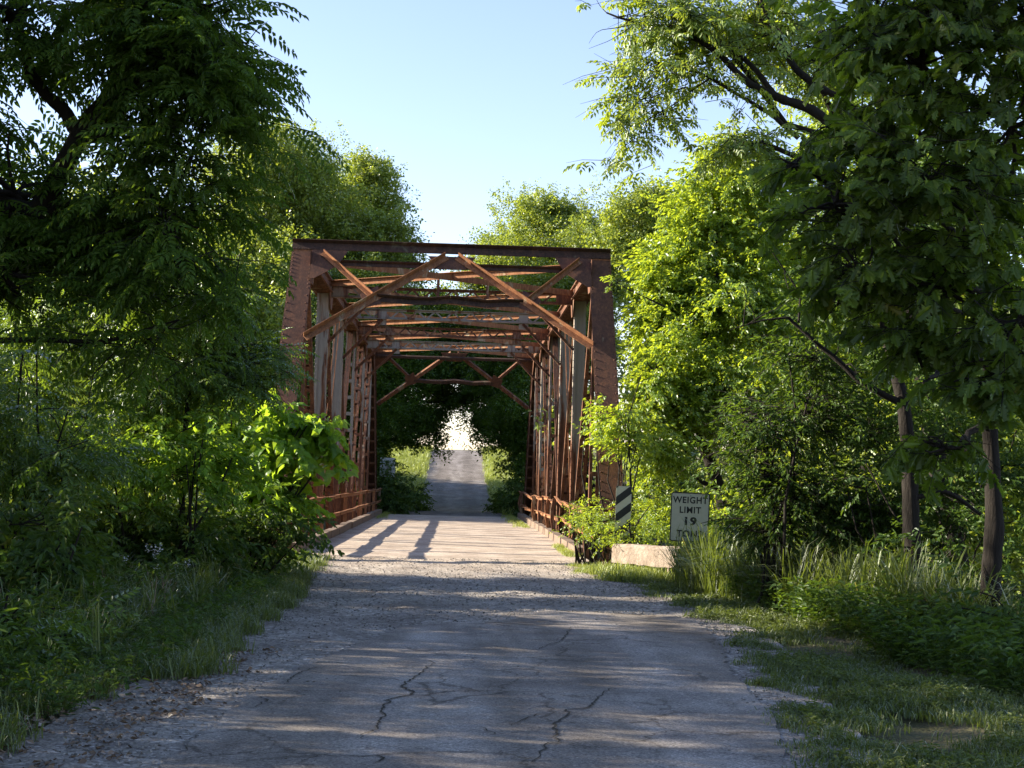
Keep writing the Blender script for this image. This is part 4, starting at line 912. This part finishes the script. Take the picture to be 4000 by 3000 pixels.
# --- overhanging tree, top right
D6 = 19
lim = lambda pts, r0, r1, n, sp: ([P(*q, D6) if len(q) == 2 else P(*q) for q in pts], r0, r1, n, sp)
plant('overhanging_tree', 'leaning tree with dark bare limbs reaching over the road at the top right', 'tree', gp(7.6, 20.5),
      [lobe(2950, 60, 230, 120, 19.5), lobe(3180, 230, 170, 150, 20), lobe(2650, 60, 170, 90, 19), lobe(2900, 560, 130, 70, 19)], 0.16, 'ash', 400, 0.8, 'ash', clumps=10, cr=0.34, droop=0.25, top=P(3420, 620, 20), twigs=True,
      limbs=[lim([(3400, 640), (3200, 425), (3060, 405), (2920, 330), (2800, 190), (2660, 130), (2480, 95), (2370, 50)], .085, .012, 70, .26),
             lim([(3040, 390), (2960, 270), (2860, 200), (2740, 120), (2690, 20), (2640, -40)], .045, .012, 26, .3),
             lim([(3230, 360), (3100, 270), (3060, 170), (2990, 60), (2960, -40)], .06, .015, 26, .3),
             lim([(3120, 540), (2980, 430), (2860, 360), (2740, 290), (2600, 250), (2480, 230), (2420, 260)], .035, .006, 60, .24),
             lim([(2780, 300), (2640, 400), (2560, 450), (2460, 520), (2400, 570)], .014, .004, 30, .16),
             lim([(2680, 340), (2540, 380), (2430, 400), (2410, 380)], .012, .004, 22, .16),
             lim([(2560, 450), (2550, 540), (2520, 620)], .006, .002, 2, .1),
             lim([(2480, 95), (2330, 120), (2300, 170)], .008, .002, 0, .1), lim([(2480, 95), (2400, 150), (2300, 190)], .007, .002, 0, .1), lim([(2370, 50), (2340, 20), (2320, -30)], .006, .002, 0, .1)])
# --- near oak, right
plant('oak_tree', 'dark near oak with large lobed leaves filling the upper right of the picture', 'tree', gp(P(3900, 2250, 15)[0], 15),
      [lobe(3320, 520, 170, 110, 13.5), lobe(3600, 250, 330, 230, 13.2), lobe(3260, 800, 160, 130, 13), lobe(3620, 720, 330, 240, 13), lobe(3950, 500, 220, 300, 13), lobe(3350, 1060, 170, 100, 13), lobe(3700, 1130, 300, 190, 13), lobe(3980, 1250, 180, 200, 12.5), lobe(3450, 40, 240, 110, 13.5), lobe(3100, 640, 60, 50, 13.5), lobe(3560, 1330, 160, 60, 13), lobe(3900, 1500, 180, 90, 12.6), lobe(4000, 50, 300, 250, 13), lobe(3700, 1750, 120, 50, 12.6)],
      0.11, 'oak', 900, 0.8, 'oak', clumps=13, cr=0.32, inner=0.08, droop=0.15, twigs=True, top=P(3840, 1000, 15),
      limbs=[([P(4100, 230, 13.5), P(3900, 190, 13.5), P(3720, 140, 13.4), P(3600, 60, 13.4)], .045, .02, 14, .3)])
plant('broadleaf_tree', 'tree with a straight dark trunk right of the weight limit sign', 'tree', gp(P(3565, 2250, 16)[0], 16),
      [lobe(3450, 900, 240, 200, 16.5), lobe(3700, 700, 260, 260, 17), lobe(3280, 1180, 180, 100, 16.5), lobe(3650, 1350, 180, 120, 17)], 0.105, 'ovate', 800, 0.8, 'wood', clumps=11, cr=0.3, top=P(3475, 1000, 16), limbr=.3,
      limbs=[([P(3540, 1580, 16), P(3420, 1530, 16), P(3330, 1470, 16), P(3290, 1420, 16), P(3200, 1350, 16), P(3080, 1240, 16)], .045, .018, 8, .25), ([P(3080, 1240, 16), P(2980, 1250, 16), P(2850, 1290, 16)], .015, .005, 5, .25),
             ([P(3120, 1260, 16), P(3130, 1150, 16), P(3060, 1050, 16), P(3000, 960, 16)], .015, .005, 5, .25), ([P(3560, 1950, 16), P(3680, 1910, 16), P(3760, 1960, 16), P(3830, 2010, 16)], .035, .02, 0, .3)])
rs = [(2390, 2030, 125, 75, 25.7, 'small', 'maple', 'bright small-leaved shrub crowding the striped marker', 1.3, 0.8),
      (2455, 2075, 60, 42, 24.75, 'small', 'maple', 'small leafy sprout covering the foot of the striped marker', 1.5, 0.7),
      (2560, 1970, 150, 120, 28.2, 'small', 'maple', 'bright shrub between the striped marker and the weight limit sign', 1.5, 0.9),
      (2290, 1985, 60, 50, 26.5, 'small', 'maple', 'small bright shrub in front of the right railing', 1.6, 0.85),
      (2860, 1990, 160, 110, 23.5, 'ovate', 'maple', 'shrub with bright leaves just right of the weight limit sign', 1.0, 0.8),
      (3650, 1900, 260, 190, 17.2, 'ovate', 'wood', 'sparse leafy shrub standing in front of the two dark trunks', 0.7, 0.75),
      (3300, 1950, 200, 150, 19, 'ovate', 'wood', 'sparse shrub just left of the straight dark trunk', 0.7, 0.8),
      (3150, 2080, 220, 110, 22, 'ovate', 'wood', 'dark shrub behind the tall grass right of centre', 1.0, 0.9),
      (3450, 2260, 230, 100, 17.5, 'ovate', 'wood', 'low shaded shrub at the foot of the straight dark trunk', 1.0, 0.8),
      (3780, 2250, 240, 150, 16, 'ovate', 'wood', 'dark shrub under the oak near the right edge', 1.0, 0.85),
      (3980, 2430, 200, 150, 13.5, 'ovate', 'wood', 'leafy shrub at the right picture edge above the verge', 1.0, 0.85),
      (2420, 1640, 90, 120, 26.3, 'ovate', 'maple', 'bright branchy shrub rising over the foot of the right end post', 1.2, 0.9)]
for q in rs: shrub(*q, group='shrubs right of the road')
# far-side roadside shrubs
fs = [(1540, 1900, 75, 75, 60, 'dark shrub at the far left end of the railing'), (1600, 1970, 45, 45, 66, 'low shrub on the left verge of the far road'), (2070, 1920, 75, 80, 59.5, 'dark shrub at the far right end of the railing'), (2000, 1965, 45, 45, 66, 'low shrub on the right verge of the far road'),
      (1500, 1950, 60, 70, 59, 'leafy shrub below the back of the far sign'), (2090, 1800, 90, 90, 63, 'tall shrub behind the far right railing')]
for (px, py, rx, ry, D, lab) in fs:
    a = lobe(px, py, rx, ry, D); plant('shrub', lab, 'shrub', gp(a[0][0], D), [a, (a[0]+a[1]*[0.5, -.3, -.5], a[1]*.7), (a[0]+a[1]*[-0.5, .3, -.5], a[1]*.7)], 0.03, 'ovate', 330, 1.3, 'wood', clumps=8, cr=0.3, trunk=False, stems=3, crown='foliage', wood='stems', group='shrubs at the far end of the bridge')

# --- woods behind everything (reads as one mass)
def woods(name, label, rows, n, seed, leaf='farleaf'):
    pos = []; yw = []
    T = Tubes()
    for (x, y, h, r) in rows:
        g = gz(x, y).item(); T.add(curve((x, y, g-.3), (x, y, g+h*.8), 6, .02), np.linspace(.2, .08, 6), 6)
        kc = 22; cc = np.array([x, y, g+h*0.55])+np.stack([rng.normal(0, r*.55, kc), rng.normal(0, r*.5, kc), rng.uniform(-.5, .42, kc)*h], 1)
        m = n; a = rng.integers(0, kc, m); p = cc[a]+rng.normal(0, 1, (m, 3))*[r*.28, r*.28, r*.26]
        pos.append(p[p[:, 2] > g+.2])
    pos = np.vstack(pos); R = rotm(rng.uniform(0, 6.28, len(pos)), rng.normal(-.1, .35, len(pos)), rng.normal(0, .35, len(pos)))
    tp = scatter(TP['far'], pos, R, 1.35*(0.8+.4*rng.random(len(pos))))
    o = link(name, mesh_np(name, tp.v, tp.l, tp.t, M[leaf], tp.r)); tag(o, label, None, None, 'stuff')
    return T
rows = [(-13, 40, 6, 2.6), (-17, 36, 7, 3.0), (-8.5, 34, 5, 2.0), (-8, 40, 5.2, 2.2), (-19, 21, 8, 3), (-24, 22, 8, 3), (-28, 40, 9, 3.6), (-11, 54, 8, 3.2), (-9, 58.5, 8, 2.6), (-16, 59, 11, 3.4), (-22, 59, 12, 3.6), (-12, 80, 12, 3), (-9.5, 73, 10, 2.6), (-8.5, 79, 10, 2.6),  (-9.5, 85, 10, 2.6), (-10.5, 93, 10, 2.6), (-14, 73, 11, 3), (-13, 88, 12, 3), (-13, 96, 12, 3), (-18, 84, 14, 3.4), (-19, 93, 14, 3.4)]+[(-13-4.5*i, 66+2*rng.random(), 15, 3.8) for i in range(5)]+[(-9-4*i, 76+4*rng.random(), 15, 3.6) for i in range(3)]
T1 = woods('wood_left', 'dense wood filling the background left of the bridge', rows, 1000, 1)
rows = [(10.5+4*i, 38+2*rng.random(), 11, 3.2) for i in range(5)]+[(10.3+4*i, 48+2*rng.random(), 12, 3.4) for i in range(5)]+[(10.5+4*i, 62+3*rng.random(), 14, 3.4) for i in range(4)]+[(13, 26, 8, 3), (15, 20, 8, 3), (12, 31, 9, 3)]
T2 = woods('wood_right', 'dense wood filling the background right of the bridge', rows, 900, 2)
tag(link('wood_trunks', T1.mesh('wood_trunks', M['bark'])), 'trunks inside the left background wood', None, None, 'stuff')
tag(link('wood_trunks', T2.mesh('wood_trunks', M['bark'])), 'trunks inside the right background wood', None, None, 'stuff')

# ------------------------------------------------------------------ grass, weeds, stones, litter
def blade(n, h, w, sp, bend=0.5):
    out_v = []; out_l = []; k = 0
    for i in range(n):
        a = rng.uniform(0, 2*math.pi); r = sp*math.sqrt(rng.random()); b = np.array([r*math.cos(a), r*math.sin(a), -0.01]); d = rng.uniform(0, 2*math.pi); dv = np.array([math.cos(d), math.sin(d), 0]); sv = np.array([-dv[1], dv[0], 0])
        hh = h*rng.uniform(0.5, 1.1); be = bend*rng.uniform(0.2, 1.3); ww = w*rng.uniform(.7, 1.2)
        p = [b, b+np.array([0, 0, hh*.45])+dv*hh*be*.2, b+np.array([0, 0, hh*(.85-.15*be)])+dv*hh*be*.6, b+np.array([0, 0, hh*(1-.35*be)])+dv*hh*be*1.05]
        out_v += [p[0]-sv*ww*.4, p[0]+sv*ww*.4, p[1]-sv*ww*.5, p[1]+sv*ww*.5, p[2]-sv*ww*.35, p[2]+sv*ww*.35, p[3]]
        out_l.append([k, k+1, k+3, k+2, k+2, k+3, k+5, k+4, k+4, k+5, k+6]); k += 7
    n7 = np.repeat(rng.random(n), 7)
    return Tpl(out_v, np.concatenate(out_l), np.tile([4, 4, 3], n), n7)
def weed(n, h, ll, shape=None):
    ts = []
    for q in range(n):
        a = rng.uniform(0, 6.28); m = 7; t = np.linspace(.25, 1, m); lean = np.array([math.cos(a), math.sin(a), 0])*.25*h
        pos = t[:, None]*(np.array([0, 0, h])+lean)+rng.normal(0, .01, (m, 3))
        ts.append(place(shape or leaf_ovate(.4), pos, rotm(rng.uniform(0, 6.28, m), rng.normal(.1, .4, m), rng.normal(0, .4, m)), ll*(.7+.6*rng.random(m))))
    return join(ts)
TP['short'] = [blade(18, .07, .006, .09, .6) for _ in range(6)]
TP['mid'] = [blade(16, .22, .008, .12, .7) for _ in range(6)]
TP['tall'] = [blade(16, .85, .016, .10, .75) for _ in range(6)]
TP['weed'] = [weed(2, .22, .06) for _ in range(5)]
TP['bigweed'] = [weed(3, .5, .11, leaf_ovate(.35)) for _ in range(5)]
TP['lowleaf'] = [weed(4, .06, .028) for _ in range(5)]
def field(name, label, tpl, pos, s, mat, cat=None, kind='stuff', tilt=.12):
    pos = np.asarray(pos, float); z = gz(pos[:, 0], pos[:, 1])
    P3 = np.stack([pos[:, 0], pos[:, 1], z], 1); R = rotm(rng.uniform(0, 6.28, len(pos)), rng.normal(0, tilt, len(pos)), rng.normal(0, tilt, len(pos)))
    tp = scatter(TP[tpl], P3, R, s*(0.7+.6*rng.random(len(pos)))); o = link(name, mesh_np(name, tp.v, tp.l, tp.t, M[mat], tp.r)); tag(o, label, cat, None, kind); return o
def samp(n, y0, y1, side, w0, w1, power=1.0, edge=True):
    y = rng.uniform(y0, y1, n); u = w0+(w1-w0)*rng.random(n)**power
    wob = 0.10*np.sin(y*4.3)+0.08*np.sin(y*9.1+1)+0.05*np.sin(y*23)
    e = eR(y)+wob if side > 0 else eL(y)-wob
    return np.stack([e+side*u, y], 1)
# right verge: short grass and clover, patchy
def patchy(p, th=0.0):
    v = np.sin(p[:, 0]*2.3+p[:, 1]*1.1)+np.sin(p[:, 1]*2.9-p[:, 0]*3.1)+0.8*np.sin(p[:, 0]*7+p[:, 1]*5.3)+rng.normal(0, .5, len(p)); return p[v > th]
pr = np.vstack([samp(5500, 7, 14, 1, -0.1, 2.6), samp(6500, 14, 27, 1, -0.05, 2.2)])
field('grass', 'short green verge grass right of the near road', 'short', patchy(pr, -0.6), 1.1, 'grass')
field('clover', 'low leafy ground cover in the right verge', 'lowleaf', patchy(np.vstack([samp(3600, 7, 14, 1, 0.0, 2.8), samp(3600, 14, 26, 1, 0, 2.2)]), 0.2), 1.2, 'grass')
field('grass', 'taller tufts scattered through the right verge', 'mid', patchy(samp(700, 8, 25, 1, .1, 2.4), .6), .7, 'grass')
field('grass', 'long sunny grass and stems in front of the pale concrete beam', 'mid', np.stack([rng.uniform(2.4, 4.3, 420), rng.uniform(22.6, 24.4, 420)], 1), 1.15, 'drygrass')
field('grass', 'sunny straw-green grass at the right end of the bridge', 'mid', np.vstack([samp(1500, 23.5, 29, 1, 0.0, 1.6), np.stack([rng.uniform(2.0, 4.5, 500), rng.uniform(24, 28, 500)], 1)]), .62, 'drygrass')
fr = np.vstack([np.stack([XC+2.5+np.abs(rng.normal(0, .12, 150)), rng.uniform(28.6, 33, 150)], 1), np.stack([XC+2.55-np.abs(rng.normal(0, .2, 260)), rng.uniform(45, 59, 260)], 1), np.stack([XC-2.6+np.abs(rng.normal(0, .15, 90)), rng.uniform(51, 58.5, 90)], 1)])
tpq = scatter(TP['mid'], np.hstack([fr, np.full((len(fr), 1), .065)]), rotm(rng.uniform(0, 6.28, len(fr)), 0*fr[:, 0], 0*fr[:, 0]), .55)
tag(link('grass', mesh_np('grass', tpq.v, tpq.l, tpq.t, M['drygrass'], tpq.r)), 'grass growing out of the dirt along the deck kerbs', None, None, 'stuff')
# tall grass bank right
y = rng.uniform(14.5, 23.5, 1500); xr = np.interp(y, [14, 18, 20.5, 22, 23.5], [5.0, 3.95, 3.42, 3.4, 3.9])+rng.uniform(0, 1.5, 1500)
field('tall_grass', 'tall arching grass along the foot of the right thicket', 'tall', np.stack([xr, y], 1)[:620], 1.0, 'grass')
y = rng.uniform(11, 22, 1500); xr = np.interp(y, [11, 14, 18, 22], [4.3, 4.2, 3.9, 3.7])+rng.uniform(-.1, 1.6, 1500)
field('tall_grass', 'tall grass standing in front of the lower right corner of the weight sign', 'tall', np.stack([rng.uniform(3.5, 3.95, 24), rng.uniform(20.2, 21.4, 24)], 1), 1.15, 'grass')
field('weeds', 'broad-leaved weeds along the edge of the right thicket', 'bigweed', np.stack([xr, y], 1), .75, 'wood')
# left verge
field('grass', 'green verge grass left of the near road', 'mid', np.vstack([samp(5200, 11, 27.5, -1, 0.0, 1.9, 1.2), samp(900, 7, 11, -1, .4, 2.5)]), .85, 'grass')
field('tall_grass', 'tall arching grass in the left verge', 'tall', samp(520, 11, 24, -1, .8, 3.0), .62, 'grass')
field('weeds', 'leafy weeds mixed into the left verge', 'weed', samp(3200, 9, 26, -1, .25, 3.0), 1.0, 'wood')
field('weeds', 'tall broad-leaved weeds at the foot of the left thicket', 'bigweed', samp(1100, 8, 24, -1, 1.2, 3.6), .9, 'wood')
field('dead_stalks', 'dry brown stalks standing in the right verge growth', 'tall', np.stack([xr[:4]-.1, y[:4]], 1), .9, 'litter')
field('dead_stalks', 'dry brown stalks standing in the left verge growth', 'tall', samp(22, 11, 24, -1, .8, 2.6), .55, 'litter')
fp = samp(8, 16.5, 17.3, -1, 1.3, 1.6); 
TP['petal'] = [place(leaf_rhomb(.6), rng.normal(0, .03, (14, 3))+[0, 0, .55], rotm(rng.uniform(0, 6, 14), rng.normal(0, .5, 14), 0*np.ones(14)), .03)]
field('wildflowers', 'small white wildflowers in the left verge grass', 'petal', fp, 1.0, 'flower')
# far verges
n = 9000; y = rng.uniform(62, 122, n); sd_ = np.where(rng.random(n) < .5, -1, 1); u = rng.uniform(0, 3.6, n)
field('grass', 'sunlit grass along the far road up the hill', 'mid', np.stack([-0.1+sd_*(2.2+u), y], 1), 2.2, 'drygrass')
ys2 = np.linspace(100, 300, 40); V, L, T_ = grid(np.linspace(-60, 60, 40), ys2, lambda X, Y: gz(X, Y)+0.02)
# meadow strip on the crest: only beside and behind the road
keepf = [];
V3 = V.reshape(40, 40, 3)
Lq = L.reshape(-1, 4); cen = V[Lq].mean(1); kf = (np.abs(cen[:, 0]) > 3.5) | (cen[:, 1] > 128)
tag(link('meadow', mesh_np('meadow', V, Lq[kf].ravel(), np.full(kf.sum(), 4), M['meadow'], None, True)), 'sunny field on the crest where the far road ends', None, None, 'structure')
# stones
def stone():
    v = np.array([[1, 0, 0], [-1, 0, 0], [0, 1, 0], [0, -1, 0], [0, 0, .7], [0, 0, -.5], [.6, .6, .3], [-.6, -.5, .35], [.5, -.6, .3], [-.6, .6, .25]], float)*rng.uniform(.65, 1.2, (10, 3))
    f = [(0, 6, 4), (6, 2, 4), (2, 9, 4), (9, 1, 4), (1, 7, 4), (7, 3, 4), (3, 8, 4), (8, 0, 4), (0, 2, 6), (2, 1, 9), (1, 3, 7), (3, 0, 8)]
    return Tpl(v*.5, np.concatenate([np.array(q) for q in f]), np.full(len(f), 3), np.repeat(rng.random(), 10))
TP['stone'] = [stone() for _ in range(8)]
M['stonem'] = leafmat('loose_stone', (0.09, 0.085, 0.075), (0.23, 0.215, 0.195), (0, 0, 0), 0.0, 0.0, 0.8)
def stones(n, y0, y1, lo, hi, s0, s1, label, edgeonly=False):
    y = rng.uniform(y0, y1, n)
    if edgeonly:
        sd = np.where(rng.random(n) < .5, -1, 1); x = np.where(sd > 0, eR(y)-np.abs(rng.normal(0, .25, n))+.12, eL(y)+np.abs(rng.normal(0, .3, n))-.1)
    else: x = eL(y)+(eR(y)-eL(y))*rng.uniform(lo, hi, n)
    s = s0+(s1-s0)*rng.random(n)**3
    P3 = np.stack([x, y, 0.014+bump(x, y)+s*.15], 1); R = rotm(rng.uniform(0, 6.28, n), rng.normal(0, .3, n), rng.normal(0, .3, n))
    tp = scatter(TP['stone'], P3, R, s); o = link('loose_gravel', mesh_np('loose_gravel', tp.v, tp.l, tp.t, M['stonem'], tp.r)); tag(o, label, None, None, 'stuff')
stones(7500, 15, 27, 0.0, 1, .010, .04, 'loose stones strewn over the gravel stretch before the bridge')
stones(7500, 8, 24, 0, 1, .008, .036, 'stones washed to both edges of the near road', True)
stones(4200, 7, 16, .05, .97, .007, .032, 'scattered grit on the smooth asphalt')
# leaf litter
TP['dead'] = [place(leaf_rhomb(.6), rng.normal(0, .05, (6, 3))*[1, 1, .1]+[0, 0, .02], rotm(rng.uniform(0, 6, 6), rng.normal(0, .3, 6), rng.normal(0, .5, 6)), .06) for _ in range(4)]
field('leaf_litter', 'dry brown leaves on the dirt shoulder at the lower left', 'dead', samp(900, 7.5, 13, -1, -.3, 2.0), .8, 'litter')
